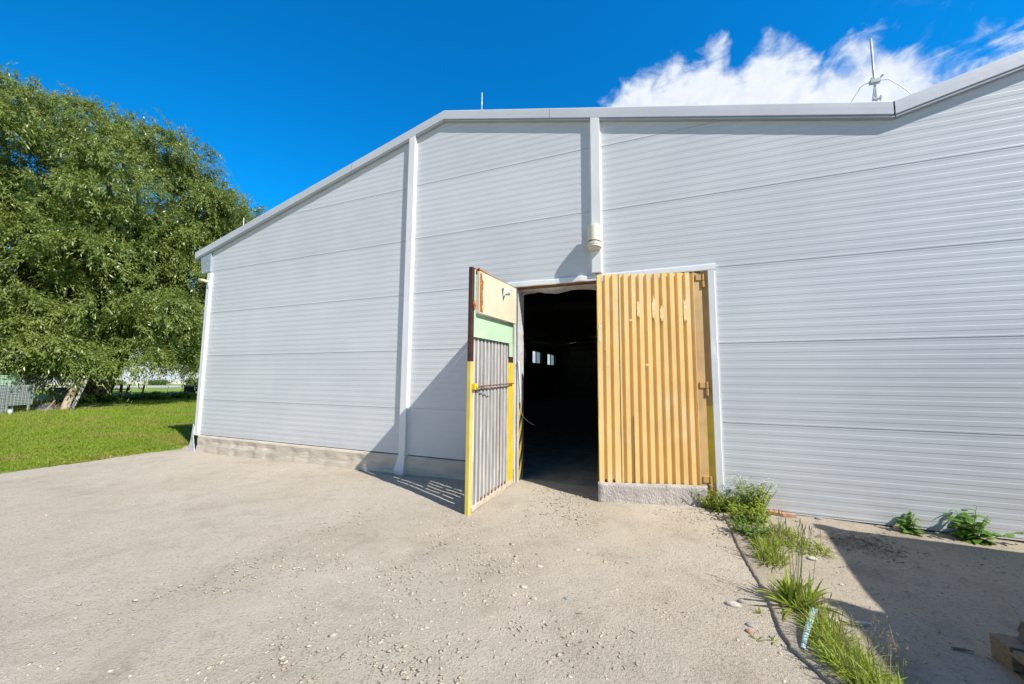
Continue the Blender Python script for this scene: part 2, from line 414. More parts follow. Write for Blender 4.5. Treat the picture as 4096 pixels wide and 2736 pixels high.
m_stone_w = simple('pale_stone', (0.58, 0.52, 0.43), 0.9, var=0.15, vscale=20, bump=0.004, bscale=50)
m_stone_g = simple('grey_stone', (0.30, 0.30, 0.29), 0.85, var=0.2, vscale=20, bump=0.004, bscale=50)
m_stone_t = simple('tan_stone', (0.48, 0.39, 0.28), 0.9, var=0.2, vscale=14, bump=0.005, bscale=40)
m_brick = simple('brick_red', (0.52, 0.27, 0.17), 0.9, var=0.2, vscale=15, bump=0.003, bscale=60, col2=(0.55, 0.45, 0.36), c2=(0.5, 0.65), c2scale=12)
m_peb = simple('pebbles', (0.51, 0.44, 0.34), 0.92, var=0.12, vscale=9, island=0.22)
m_litter = simple('dry_litter', (0.20, 0.15, 0.10), 0.9, var=0.2, vscale=9, island=0.5)
m_bluestrip = simple('faded_blue_plastic', (0.42, 0.56, 0.58), 0.6, var=0.15, vscale=18, col2=(0.13, 0.19, 0.23), c2=(0.58, 0.68), c2scale=14)
m_leaf = foliage('willow_leaves', (0.10, 0.175, 0.028), (0.36, 0.40, 0.10), 0.38, 0.33)
m_bush = foliage('bush_leaves', (0.06, 0.12, 0.02), (0.14, 0.20, 0.04), 0.3, 0.5)
m_weed = foliage('weed_leaves', (0.28, 0.43, 0.028), (0.52, 0.62, 0.08), 0.52, 0.5, dry=(0.30, 0.26, 0.09))
m_weedd = foliage('dark_weed_leaves', (0.10, 0.24, 0.025), (0.20, 0.36, 0.05), 0.3, 0.38)
m_straw = foliage('straw', (0.33, 0.25, 0.12), (0.42, 0.33, 0.16), 0.2, 0.7)
m_stalk = foliage('plant_stalks', (0.15, 0.17, 0.05), (0.26, 0.25, 0.09), 0.2, 0.7)
m_flower = simple('white_petals', (0.80, 0.80, 0.74), 0.7)
m_lawnblade = foliage('lawn_blades', (0.21, 0.335, 0.016), (0.33, 0.43, 0.036), 0.35, 0.6, dry=(0.34, 0.30, 0.07), patch=(0.40, 0.33, 0.085))
m_yard = gravel_mat('dusty_gravel', (0.515, 0.437, 0.332), (0.34, 0.28, 0.205), (0.56, 0.487, 0.385))
m_slab = gravel_mat('dirty_concrete', (0.40, 0.34, 0.255), (0.24, 0.20, 0.15), (0.45, 0.385, 0.295), slab=True)
m_lawn = simple('lawn_soil', (0.22, 0.30, 0.02), 0.95, var=0.15, vscale=0.5, bump=0.03, bscale=30, col2=(0.26, 0.235, 0.06), c2=(0.54, 0.68), c2scale=0.35)
m_field = simple('far_field', (0.15, 0.19, 0.05), 0.95, var=0.25, vscale=0.05)
m_road = simple('pale_road', (0.46, 0.44, 0.40), 0.9, var=0.1, vscale=0.6)
m_farwall = simple('far_hall_wall', (0.44, 0.45, 0.49), 0.6, var=0.04, vscale=0.3)
m_farroof = simple('far_hall_roof', (0.45, 0.45, 0.46), 0.6)
m_container = simple('container_paint', (0.18, 0.24, 0.30), 0.5, var=0.15, vscale=2)

# hazard tape, diagonal stripes
m_tape, _t, _b = new_mat('hazard_tape')
_s = N(_t, 'ShaderNodeSeparateXYZ'); _t.links.new(objco(_t), _s.inputs[0])
_d = M(_t, 'FRACT', M(_t, 'DIVIDE', M(_t, 'ADD', M(_t, 'MULTIPLY', _s.outputs[1], -1.7), _s.outputs[2]), 0.30))
_c = MIX(_t, RAMP(_t, _d, (0.49, 0.51)), (0.03, 0.03, 0.032), (0.62, 0.42, 0.03))
_c = MIX(_t, M(_t, 'MULTIPLY', RAMP(_t, NOISE(_t, objco(_t), 9, 6, 0.7), (0.5, 0.66)), 0.6), _c, (0.16, 0.15, 0.14))
_t.links.new(_c, _b.inputs['Base Color']); _b.inputs['Roughness'].default_value = 0.6
# window glass
m_glass, _t, _b = new_mat('window_glass')
_b.inputs['Transmission Weight'].default_value = 1.0; _b.inputs['Roughness'].default_value = 0.02; _b.inputs['IOR'].default_value = 1.45
_b.inputs['Base Color'].default_value = (0.8, 0.85, 0.85, 1)
m_frost = simple('dusty_window_pane', (0.50, 0.58, 0.60), 0.6, var=0.1)
m_frost.node_tree.nodes['Principled BSDF'].inputs['Transmission Weight'].default_value = 0.6

# ------------------------------------------------------------------ ground


def zwall(x):
    return np.interp(x, [-6, -0.74, 4.9, 6.0, 6.9, 9.5, 10.2, 12.2, 16], [-.16, -.155, -.095, -.075, -.035, -.035, -.045, -.06, -.06])


def zyard(x, y):
    w = np.clip(-y / 1.7, 0, 1); w = w * w * (3 - 2 * w)
    z = zwall(x) * (1 - w) + (-0.145) * w
    ins = np.clip(y / 0.5, 0, 1)
    return z * (1 - ins) + np.maximum(z, -0.03) * ins


def grid(xs, ys, zf, name, mat, keep=None):
    X, Y = np.meshgrid(xs, ys); Z = zf(X, Y); nx, ny = len(xs), len(ys)
    i = np.arange(nx * ny).reshape(ny, nx)
    q = np.stack([i[:-1, :-1], i[:-1, 1:], i[1:, 1:], i[1:, :-1]], -1).reshape(-1, 4)
    V = np.stack([X.ravel(), Y.ravel(), Z.ravel()], -1)
    return mesh_obj(name, V, q, mat, None, True)


def spread(a, b, fa, fb, step, far):
    """fine step inside fa..fb, growing outwards to a and b"""
    c = list(np.arange(fa, fb + 1e-6, step)); s = step; x = fb
    while x < b: s *= 1.35; x = min(b, x + s); c.append(x)
    s = step; x = fa; pre = []
    while x > a: s *= 1.35; x = max(a, x - s); pre.append(x)
    return np.array(pre[::-1] + c)


gb = MB(); gb.add([(-1500, -1500, -.30), (1500, -1500, -.30), (1500, 1500, -.30), (-1500, 1500, -.30)], [(0, 1, 2, 3)])
struct(gb.build('ground', m_field))


def edge_x(y): return np.interp(y, [-8, -3.2, -2.77, -2.53, -2.32, -1.9, -1.1, -0.1, 0.3], [9.98, 9.92, 9.83, 9.70, 9.69, 9.685, 9.63, 9.575, 9.56])


def zy(X, Y):
    z = zyard(X, Y)
    z = z + 0.022 * vnoise(X * 1.3, Y * 1.3) + 0.010 * vnoise(X * 4 + 7, Y * 4) + 0.005 * vnoise(X * 13, Y * 13 + 3) + 0.004 * vnoise(X * 29, Y * 29)
    z = np.where(X > edge_x(Y) + 0.06, z - 0.06, z)
    # ragged left rim sinks under the lawn
    rim = -1.62 + 0.22 * vnoise(Y * 1.9, Y * 0 + 4) + 0.08 * vnoise(Y * 9, Y * 0 + 9)
    return z - np.clip((rim - X) * 1.2, 0, 0.12)


ys = spread(-60, 0.28, -5.2, 0.28, 0.03, 1)
struct(grid(spread(-3.2, 45, -2.4, 10.2, 0.03, 1), ys, zy, 'gravel_yard', m_yard))




def slab_grid():
    ysl = spread(-40, 0.28, -4.0, 0.28, 0.03, 1)
    us = np.concatenate([[0, 0.0001], spread(0.012, 30, 0.012, 3.6, 0.03, 1)])
    U_, Y_ = np.meshgrid(us, ysl)
    e = edge_x(Y_) + 0.02 * vnoise(Y_ * 6, Y_ * 0) + 0.014 * vnoise(Y_ * 23, Y_ * 0 + 2)
    X_ = e + U_
    Z_ = zyard(X_, Y_) + 0.014 + 0.014 * vnoise(X_ * 1.7, Y_ * 1.7) + 0.006 * vnoise(X_ * 8, Y_ * 8) + 0.003 * vnoise(X_ * 25, Y_ * 25)
    Z_ = Z_ + np.clip(-Y_ / 1.0, 0, 1) * 0.008
    Z_[:, 0] -= 0.07; Z_[:, 1] -= 0.006
    nx, ny = len(us), len(ysl); i = np.arange(nx * ny).reshape(ny, nx)
    q = np.stack([i[:-1, :-1], i[:-1, 1:], i[1:, 1:], i[1:, :-1]], -1).reshape(-1, 4)
    return mesh_obj('concrete_slab', np.stack([X_.ravel(), Y_.ravel(), Z_.ravel()], -1), q, m_slab, None, True)


struct(slab_grid())


def zslab(x, y): return float(zyard(np.array(x), np.array(y))) + 0.014 + min(1, max(0, -y)) * 0.008


def zlawn(X, Y): return -0.128 + 0.05 * vnoise(X * 0.5, Y * 0.5) + 0.02 * vnoise(X * 2, Y * 2) - 0.10 * np.clip((X + 1.75) / 0.4, 0, 1)


lx = -np.concatenate([np.arange(1.3, 8, 0.06), np.arange(8, 20, 0.2), np.arange(20, 95, 1.5)])[::-1]
struct(grid(lx, np.concatenate([np.arange(-12, -5, .5), np.arange(-5, 14, 0.12), np.arange(14, 60, 1.0)]), zlawn, 'lawn', m_lawn))


def blades(n, px, py, pz, hmin, hmax, w, lean=0.35, bend=0.4):
    """n single-blade triangles-pairs: narrow bent strips (6 verts, 2 quads -> here 5 verts)"""
    h = rng.uniform(hmin, hmax, n) if not hasattr(hmin, '__len__') else hmin
    a = rng.uniform(0, 2 * np.pi, n); la = rng.uniform(0, 2 * np.pi, n); l = np.abs(rng.normal(0, lean, n))
    wx, wy = np.cos(a) * w / 2, np.sin(a) * w / 2
    dx, dy = np.cos(la) * l, np.sin(la) * l
    base = np.stack([px, py, pz], -1)
    mid = base + np.stack([dx * h * .45, dy * h * .45, h * .6], -1)
    tip = base + np.stack([dx * h * (1 + bend), dy * h * (1 + bend), h * (1 - 0.25 * l)], -1)
    s = np.stack([wx, wy, np.zeros(n)], -1)
    V = np.stack([base - s, base + s, mid + s * .8, mid - s * .8, tip + s * .12, tip - s * .12], 1).reshape(-1, 3)
    i = np.arange(n)[:, None] * 6
    Fq = np.concatenate([i + np.array([[0, 1, 2, 3]]), i + np.array([[3, 2, 4, 5]])], 0)
    return V, Fq


def lawn_grass():
    n = 170000
    d = rng.uniform(0, 1, n) ** 1.7
    x = -1.5 - d * 26; D = CAM.x - x; y = CAM.y + D * rng.uniform(0.19, 0.60, n) + rng.uniform(-.9, .5, n)
    jag = 0.35 * vnoise(y * 1.6, y * 0 + 4) + 0.22 * vnoise(y * 8, y * 0 + 14) + 0.5 * (rng.random(n) ** 6)
    k = (x < -1.58 + jag); x, y = x[k], y[k]; n = len(x)
    z = zlawn(x, y)
    h = rng.uniform(0.03, 0.075, n) * (1 + 0.8 * d[k]) * (0.8 + 0.8 * (vnoise(x * 1.4, y * 1.4) + .5))
    V, Fq = blades(n, x, y, z, h, 0, 0.016, 0.45)
    o = mesh_obj('lawn_grass', V, Fq, m_lawnblade); tag(o, 'short bright green grass covering the lawn left of the hall', 'grass', kind='stuff')


lawn_grass()

# ------------------------------------------------------------------ the white hall
hall = thing('hall', 'large white hall clad in horizontally ribbed metal panels with an open double door', 'building', (5.5, 0.0, -0.1))
RX, RZ, SL, VX = 5.46, 6.113, 0.2535, 11.53
EX = -1.485; VZ = RZ - SL * (VX - RX); RX2 = VX + (VX - RX)
FULLX = 24.0


def roofz(x):
    """underside of the roof edge above wall position x"""
    if x < VX: return RZ - SL * abs(x - RX)
    return RZ - SL * abs(x - RX2)


DEPTH = 29.6
DX0, DX1, DZ = 6.80, 9.585, 3.0   # hole in the cladding for the doorway


def rows(z0, z1, off):
    """height/relief rows of the ribbed cladding: ribs every 100 mm, joints every metre"""
    r = []; pr, sl_ = -0.0016, 0.0060
    k0 = int(math.floor(z0 - off)) - 1
    for k in range(k0, int(z1) + 2):
        b = k + off
        r += [(b - 0.006, pr), (b - 0.004, 0.009), (b + 0.004, 0.009), (b + 0.006, pr)]
        for i in range(10):
            zb = b + 0.025 + i * 0.1
            r += [(zb - sl_ / 2, pr), (zb + sl_ / 2, 0.0), (zb + 0.05 - sl_ / 2, 0.0), (zb + 0.05 + sl_ / 2, pr)]
    r = sorted([q for q in r if z0 < q[0] < z1])
    return [(z0, pr)] + r + [(z1, pr)]


def intervals(z, xa, xb, door):
    """parts of xa..xb at height z that are under the roof and outside the doorway"""
    cuts = [xa, xb]
    dz = (RZ + 0.035 - z) / SL
    spans = []
    for c, lo, hi in ((RX, -5, VX), (RX2, VX, FULLX)):
        if dz > 0: spans.append([max(lo, c - dz, xa), min(hi, c + dz, xb)])
    out = []
    for s in spans:
        if s[1] - s[0] < 0.002: continue
        if out and abs(out[-1][1] - s[0]) < 1e-6: out[-1][1] = s[1]
        else: out.append(s)
    if door and z < DZ:
        o2 = []
        for a, b in out:
            if a < DX0: o2.append([a, min(b, DX0)])
            if b > DX1: o2.append([max(a, DX1), b])
        out = [s for s in o2 if s[1] - s[0] > 0.002]
    return out


def cladding(name, xa, xb, z0, off, door):
    mb = MB(); rw = rows(z0, RZ + 0.03, off)
    for (za, ya), (zb, yb) in zip(rw[:-1], rw[1:]):
        A = intervals(za + 1e-5, xa, xb, door); B = intervals(zb - 1e-5, xa, xb, door)
        if len(A) != len(B): A = B
        for (a0, a1), (b0, b1) in zip(A, B):
            mb.add([(a0, ya, za), (a1, ya, za), (b1, yb, zb), (b0, yb, zb)], [(0, 1, 2, 3)])
    return mb.build(name, m_clad, hall)


cladding('wall_panel', -0.93, 4.76, 0.222, 0.0, False)
cladding('wall_panel', 4.80, 8.10, 0.222, 0.012, True)
cladding('wall_panel', 8.14, FULLX, -0.022, -0.006, True)

# masonry behind the cladding, with the doorway left open
mb = MB()
mb.box(-0.90, 6.87, 0.012, 0.25, -0.6, 4.3); mb.box(9.548, FULLX - .1, 0.012, 0.25, -0.6, 4.2)
mb.box(6.8705, 9.5475, 0.0125, 0.2495, 2.975, 4.18)
mb.prism([(-0.85, 0.02, 4.3), (10.8, 0.02, 4.3), (10.8, .02, 4.62), (RX, 0.02, RZ - 0.02), (-0.85, .02, 4.45)], (0, 0.2, 0))
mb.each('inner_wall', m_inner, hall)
mb = MB(); mb.box(6.866, 6.874, 0.004, 0.262, -0.3, 2.96); mb.build('door_jamb', m_plaster, hall)
mb = MB(); mb.box(6.8745, 6.8765, 0.07, 0.235, -0.02, 1.16); mb.build('hazard_tape', m_tape, hall)

# ragged plaster lintel with rusty angle
mb = MB(); xs = np.linspace(6.87, 9.45, 60)
for a, b in zip(xs[:-1], xs[1:]):
    r0, r1 = 2.915 + 0.05 * vnoise(np.array(a * 3.1), np.array(1.)) + 0.02 * vnoise(np.array(a * 17), np.array(5.)), 2.915 + 0.05 * vnoise(np.array(b * 3.1), np.array(1.)) + 0.02 * vnoise(np.array(b * 17), np.array(5.))
    mb.add([(a, .06, r0), (b, .06, r1), (b, .26, r1 - .02), (a, .26, r0 - .02), (a, .06, 2.985), (b, .06, 2.985), (b, .26, 2.985), (a, .26, 2.985)], [(0, 3, 2, 1), (0, 1, 5, 4), (3, 7, 6, 2)])
mb.build('lintel', m_plaster, hall)
mb = MB(); mb.box(6.86, 9.46, 0.003, 0.055, 2.928, 2.962); mb.build('lintel_angle', m_rust, hall)

# flashing round the doorway
mb = MB()
xs = np.linspace(6.70, 9.645, 120)
prof = [(-0.004, 3.045), (-0.026, 3.043), (-0.031, 3.030), (-0.034, 2.975), (-0.033, 2.962), (0.01, 2.958)]
V = []
for x in xs:
    dent = math.exp(-((x - 7.95) / 0.28) ** 2) + 0.6 * math.exp(-((x - 7.45) / 0.12) ** 2)
    w = float(vnoise(np.array(x * 7.0), np.array(2.)))
    for i, (y, z) in enumerate(prof):
        k = [0.2, 1, 1, .8, .6, .2][i]
        V.append((x, y - 0.022 * dent * k * max(0, w + .2), z + dent * k * (0.022 * w - 0.008) + 0.003 * w))
n = len(prof); Fq = [(i * n + j, i * n + j + 1, (i + 1) * n + j + 1, (i + 1) * n + j) for i in range(len(xs) - 1) for j in range(n - 1)]
Fq.append(tuple(range((len(xs) - 1) * n, len(xs) * n)))
mb.add(V, Fq); mb.build('door_flashing', m_trim, hall)
mb = MB(); V = []
zs = np.linspace(-0.06, 2.99, 60)
for z in zs:
    d = math.exp(-((z - 1.95) / 0.10) ** 2) * 0.009 + math.exp(-((z - 0.75) / 0.08) ** 2) * 0.005
    for x, y in ((9.545, 0.02), (9.548, -0.018), (9.552, -0.030), (9.622 - d, -0.032 + d), (9.628 - d, -0.026), (9.630, -0.004), (9.648, -0.006), (9.648, 0.0)):
        V.append((x, y, z))
n = 8; mb.add(V, [(i * n + j, i * n + j + 1, (i + 1) * n + j + 1, (i + 1) * n + j) for i in range(len(zs) - 1) for j in range(n - 1)])
mb.build('door_flashing', m_trim, hall)
mb = MB(); mb.box(6.77, 6.835, -0.016, 0.01, -0.05, 2.955); mb.build('door_flashing', m_trim, hall)

# ochre/yellow steel frame post on the right
mb = MB(); mb.box(9.43, 9.546, 0.010, 0.07, 1.197, 2.956); mb.build('door_frame', m_ochre, hall)
mb = MB(); mb.box(9.43, 9.546, 0.010, 0.07, -0.15, 1.196); mb.build('door_frame', m_yellow, hall)

# plinth under the left bays: cracked concrete with a pale ledge
xs = np.linspace(-0.86, 6.84, 200); V = []
for x in xs:
    zt = 0.198 + 0.006 * float(vnoise(np.array(x * 2.), np.array(3.)))
    wob = float(vnoise(np.array(x * 1.1), np.array(8.))); w2 = float(vnoise(np.array(x * 7), np.array(18.)))
    crack = 0.0 if min(abs(x - 1.62), abs(x - 0.35), abs(x - 3.4)) < 0.02 else 0
    for y, z in ((0.012, 0.214), (-0.022, zt + .004), (-0.036 - .012 * wob + crack * -1, zt - 0.03), (-0.030 - .025 * w2 + crack * -1, 0.08), (-0.034 - .03 * wob - .012 * w2 + crack * -1, 0.0), (-0.046 - .02 * w2, -0.09), (-0.06 - .03 * w2, -0.25)):
        V.append((x, y, z))
n = 7; mb = MB(); mb.add(V, [(i * n + j, i * n + j + 1, (i + 1) * n + j + 1, (i + 1) * n + j) for i in range(len(xs) - 1) for j in range(n - 1)] + [tuple(reversed(range(n)))])
mb.build('plinth', m_plinth, hall)
mb = MB(); mb.box(-0.80, 6.80, -0.004, 0.010, 0.205, 0.219); mb.box(9.65, FULLX - .1, 0.004, 0.010, -0.3, -0.022); mb.each('base_gap', m_dark, hall)

# corner trim at the left end, pilasters
mb = MB(); mb.box(-0.985, -0.865, -0.052, 0.02, 0.20, 3.955); mb.box(-0.985, -0.96, 0.02, 0.5, 0.2, 3.955); mb.each('corner_trim', m_trim, hall, bevel=0.004)
mb = MB()
zt = roofz(4.78) - 0.01
mb.prism([(4.725, -0.07, 0.27), (4.857, -0.07, 0.27), (4.857, -0.07, roofz(4.857)), (4.725, -0.07, roofz(4.725))], (0, 0.068, 0))
mb.box(4.69, 4.725, -0.006, 0.0, 0.27, zt - .05); mb.box(4.857, 4.875, -0.006, 0.0, 0.2, zt)
mb.build('pilaster', m_trim, hall, bevel=0.003)
mb = MB()   # kinked boot at the foot of the pilaster
lv = [(0.27, 4.725, 4.857, -.07), (0.18, 4.716, 4.857, -.075), (0.08, 4.69, 4.858, -.085), (0.0, 4.665, 4.86, -.095), (-0.05, 4.66, 4.86, -.1), (-0.13, 4.675, 4.85, -.09)]
V = []
for z, a, b, y in lv: V += [(a, 0.0, z), (a + .006, y, z), (b - .004, y, z), (b, 0.0, z)]
mb.add(V, [(i * 4 + j, i * 4 + j + 1, (i + 1) * 4 + j + 1, (i + 1) * 4 + j) for i in range(len(lv) - 1) for j in range(3)]); mb.f = [tuple(reversed(f)) for f in mb.f]
mb.build('pilaster_foot', m_trim, hall)
mb = MB(); mb.prism([(8.050, -0.07, 3.062), (8.182, -0.07, 3.062), (8.182, -0.07, roofz(8.182)), (8.050, -0.07, roofz(8.05))], (0, 0.068, 0))
mb.box(8.020, 8.050, -0.006, 0.0, 3.066, roofz(8.03) - .01); mb.box(8.182, 8.20, -0.006, 0.0, 3.05, roofz(8.2))
mb.build('pilaster', m_trim, hall, bevel=0.003)

# roof slab, verge flashing along the roofline
mb = MB()
def slope_poly(x0, x1, y, lo, hi): return [(x0, y, roofz(x0 + (1e-6 if x0 >= VX else 0)) + lo), (x1, y, roofz(x1 - 1e-6) + lo), (x1, y, roofz(x1 - 1e-6) + hi), (x0, y, roofz(x0 + (1e-6 if x0 >= VX else 0)) + hi)]
for a, b in ((EX, RX), (RX, VX), (VX, RX2), (RX2, FULLX)):
    mb.prism(slope_poly(a, b, -0.035, 0.04, 0.15), (0, DEPTH + 0.4, 0))
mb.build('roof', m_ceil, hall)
mb = MB()
for a, b in ((EX, 0.9), (0.905, 3.35), (3.355, RX - .0), (RX, 7.41), (7.415, VX - .01), (VX + .004, 14.6), (14.604, RX2), (RX2, FULLX)):
    p = slope_poly(a, b, -0.072, 0.0, 0.168); lo0, lo1 = p[0], p[1]
    # face, rounded top, return lip underneath
    q = [((x, y, z)) for x, y, z in p]
    def row(dy, dz, i): return [(q[0][0], -0.072 + dy, q[0][2] + dz), (q[1][0], -0.072 + dy, q[1][2] + dz)]
    prf = [(0.05, -0.004), (0.045, 0.0), (0.008, 0.0), (0.0, 0.006), (-0.001, 0.09), (0.0, 0.150), (0.006, 0.163), (0.03, 0.170), (0.12, 0.172)]
    V = []
    for dy, dz in prf: V += row(dy, dz, 0)
    mb.add(V, [(2 * i, 2 * i + 1, 2 * i + 3, 2 * i + 2) for i in range(len(prf) - 1)])
e0 = roofz(EX)
mb.add([(EX, -0.072, e0), (EX, -0.072, e0 + .165), (EX, 0.15, e0 + .165), (EX, 0.15, e0)], [(0, 1, 2, 3)])
mb.build('verge_flashing', m_fascia, hall)
mb = MB()
for a, b in ((EX, RX), (RX, VX), (VX, RX2), (RX2, FULLX)):
    mb.prism(slope_poly(a + .01, b, -0.062, -0.030, -0.006), (0, 0.056, 0))
mb.build('verge_lip', m_eave, hall)
# eave box at the left end: blue-grey folded end plate with rivets
mb = MB(); mb.prism([(-1.22, -0.045, 3.955), (-0.90, -0.045, 3.985), (-0.93, -0.045, roofz(-0.93) - .02), (-1.30, -0.045, roofz(-1.3) - 0.02)], (0, 0.35, 0))
mb.build('eave_box', m_eave, hall)
mb = MB()
for x, z in ((-1.19, 3.99), (-1.04, 4.01), (-0.93, 4.02), (-1.0, 4.30), (-1.02, 4.18)): mb.tube([(x, -0.046, z), (x, -0.053, z)], 0.012, 6)
mb.each('rivet', m_steel, hall)
mb = MB(); mb.tube([(EX - .02, -0.03, e0 + .02), (EX - .02, 29, e0 + .02)], 0.06, 8); mb.build('gutter', m_eave, hall)
# screw heads down the left edge
mb = MB()
for z in np.arange(0.55, 3.9, 0.31): mb.tube([(-0.66, 0.0, z), (-0.66, -0.010, z)], 0.011, 6)
for x in (6.95, 7.2, 8.45, 8.75, 9.05, 9.35): mb.tube([(x, -0.004, 3.055), (x, -0.012, 3.055)], 0.009, 6)
mb.each('screw', m_steel, hall)
# galvanised strap at the foot of the corner
mb = MB(); mb.prism([(-1.03, -0.06, 0.45), (-0.985, -0.06, 0.40), (-0.97, -0.07, 0.18), (-0.82, -0.10, -0.17), (-1.10, -0.10, -0.17), (-1.05, -0.07, 0.1)], (0, 0.012, 0)); mb.build('corner_strap', m_steel, hall)

# side walls, back wall, floor
WINS = [(14.3, 16.7), (18.0, 20.45), (21.85, 24.2), (25.64, 28.2)]
mb = MB(); wz0, wz1 = 2.72, 3.72
mb.box(-0.80, -0.5, 0.251, DEPTH, -0.6, wz0); mb.box(-0.80, -0.5, 0.251, DEPTH, wz1, 4.5)
yy = [0.251] + [q for w in WINS for q in w] + [DEPTH]
for a, b in zip(yy[0::2], yy[1::2]): mb.box(-0.80, -0.5, a, b, wz0, wz1)
mb.box(FULLX - .3, FULLX, 0.251, DEPTH, -0.6, 4.5); mb.each('side_wall', m_inner, hall)
mb = MB(); mb.prism([(-0.8, DEPTH, -0.6), (FULLX, DEPTH, -0.6), (FULLX, DEPTH, 4.45), (RX2, DEPTH, RZ), (VX, DEPTH, VZ), (RX, DEPTH, RZ), (-0.8, DEPTH, 4.5)], (0, .25, 0)); mb.build('back_wall', m_inner, hall)
mb = MB(); mb.box(-0.8, FULLX, 0.29, DEPTH, -0.20, -0.045); mb.build('hall_floor', m_innerfloor, hall)
for a, b in WINS:
    mb = MB(); c = (a + b) / 2
    for p, q in ((a, a + .07), (c - .06, c + .06), (b - .07, b)): mb.box(-0.70, -0.62, p, q, wz0, wz1)
    mb.box(-0.70, -0.62, a, b, wz0, wz0 + .06); mb.box(-0.70, -0.62, a, b, wz1 - .06, wz1)
    w = mb.build('window', m_dark, hall)
    mb = MB(); mb.add([(-0.66, a + .07, wz0 + .06), (-0.66, c - .06, wz0 + .06), (-0.66, c - .06, wz1 - .06), (-0.66, a + .07, wz1 - .06)], [(0, 1, 2, 3)]); mb.build('pane', m_glass, w)
    mb = MB(); mb.add([(-0.655, c + .06, wz0 + .06), (-0.655, b - .07, wz0 + .06), (-0.655, b - .07, wz1 - .06), (-0.655, c + .06, wz1 - .06)], [(0, 1, 2, 3)]); mb.build('pane', m_frost, w)
mb = MB()
for y in np.arange(4, 29, 4.0):
    mb.box(-0.5, 11.4, y, y + .22, 4.05, 4.3)
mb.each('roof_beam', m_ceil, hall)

# torn white flashing strip hanging at the left jamb and the loose wire below it
mb = MB(); mb.add([(6.885, -0.02, 1.80), (6.892, 0.035, 1.80), (6.888, 0.10, 1.20), (6.89, 0.13, 1.02), (6.885, 0.085, 1.18)], [(0, 1, 2, 4), (2, 3, 4)]); mb.add([(6.889, -0.02, 1.80), (6.896, 0.035, 1.80), (6.892, 0.10, 1.20), (6.894, 0.13, 1.02), (6.889, 0.085, 1.18)], [(4, 2, 1, 0), (4, 3, 2)]); mb.build('torn_strip', m_trim, hall)
mb = MB(); mb.tube([(6.885, 0.12, 1.04), (6.90, 0.16, 0.95), (6.93, 0.27, 0.87), (6.96, 0.42, 0.80), (6.98, 0.50, 0.775)], 0.004, 5); mb.build('loose_wire', m_steel, hall)

# ------------------------------------------------------------------ left door leaf (wide open), part of the hall with its own pieces
lf = Frame((6.845, -0.02, 0), (6.748 - 6.845, -1.283 + 0.02, 0), (0.99709, -0.0763, 0))   # u: hinge -> outer edge, v: towards the camera side


def zbot(u): return -0.015 - 0.10 * u / 1.267


def corr_sheet(fr, u0, u1, z0f, z1, pitch, flat, depth, v0, slope=0.008, shift=0.0, dentk=0.0, thick=None, holes=None, slope_b=None):
    """trapezoidal sheet in a frame; returns MB. outward crest at v0, recess at v0-depth"""
    us = []; u = u0
    prof = []
    x = u0 + shift
    prof.append((u0, v0))
    while x < u1:
        prof += [(x + flat, v0), (x + flat + slope, v0 - depth), (x + pitch - (slope_b or slope), v0 - depth), (x + pitch, v0)]; x += pitch
    prof = [p for p in prof if p[0] <= u1]
    prof.append((u1, prof[-1][1]))
    mb = MB(); zr = np.linspace(0, 1, 40)
    V = []
    for a in zr:
        for (uu, vv) in prof:
            z = z0f(uu) + a * (z1 - z0f(uu))
            d = dentk * float(vnoise(np.array(uu * 9.0), np.array(z * 6.0))) * (1 if vv == v0 else .5)
            V.append(fr(uu + .3 * d, vv + d, z))
    n = len(prof); Fq = []
    for i in range(len(zr) - 1):
        for j in range(n - 1):
            if holes and holes(i, j): continue
            f = (i * n + j, i * n + j + 1, (i + 1) * n + j + 1, (i + 1) * n + j)
            Fq.append(tuple(reversed(f)) if fr.flip else f)
    mb.add(V, Fq); return mb, prof


mb, _ = corr_sheet(lf, 0.09, 1.21, lambda u: zbot(u) + 0.045, 2.30, 0.094, 0.040, 0.0155, -0.016, 0.009, 0.02, 0.003, slope_b=0.0245,
                   holes=lambda i, j: j % 4 == 3 and 4 < i < 38 and (0.02 - (0.09 + .094 * (j // 4)) + .42 * .966 * (i / 39 * 2.3 + .12)) * -1 > 0.10 + .12 * ((j // 4) % 3) and vnoise(np.array(j * 3.7), np.array(i * .55)) > -.22)   # slits added in the rib slopes to let streaks of sun into the leaf's shadow
m_galvd = simple('dark_corrugation', (0.27, 0.26, 0.245), 0.6, var=0.2, vscale=6, col2=(0.40, 0.38, 0.35), c2=(0.5, 0.7), c2scale=5, stretch=(2.5, 2.5, 0.3))
for k_, f_ in enumerate(mb.f): mb.mi[k_] = 1 if (min(f_) % len(_)) % 4 in (1, 2) else 0  # recess floor and one slope of each rib coloured darker, for rib contrast
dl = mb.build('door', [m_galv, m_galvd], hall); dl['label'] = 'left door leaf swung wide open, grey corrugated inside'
mb = MB(); mb.box(1.205, 1.267, -0.055, 0.0, 1.738, 2.955, fr=lf); mb.build('frame_post', m_brown, dl, bevel=0.004)
mb = MB(); mb.box(1.205, 1.267, -0.055, 0.0, -0.135, 1.737, fr=lf); mb.build('frame_post', m_yellow2, dl, bevel=0.004)
mb = MB(); mb.box(0.065, 0.215, -0.05, 0.0, 1.765, 2.955, fr=lf); mb.build('frame_post', m_brown, dl, bevel=0.003)
mb = MB(); mb.box(0.065, 0.215, -0.05, 0.0, -0.03, 1.764, fr=lf); mb.box(0.165, 0.178, 0.0, 0.012, 0.05, 1.764, fr=lf); mb.build('frame_post', m_yellow, dl, bevel=0.003)
mb = MB(); mb.box(0.215, 1.205, -0.05, 0.0, 2.90, 2.953, fr=lf); mb.build('top_rail', m_rust, dl)
mb = MB()
V = []
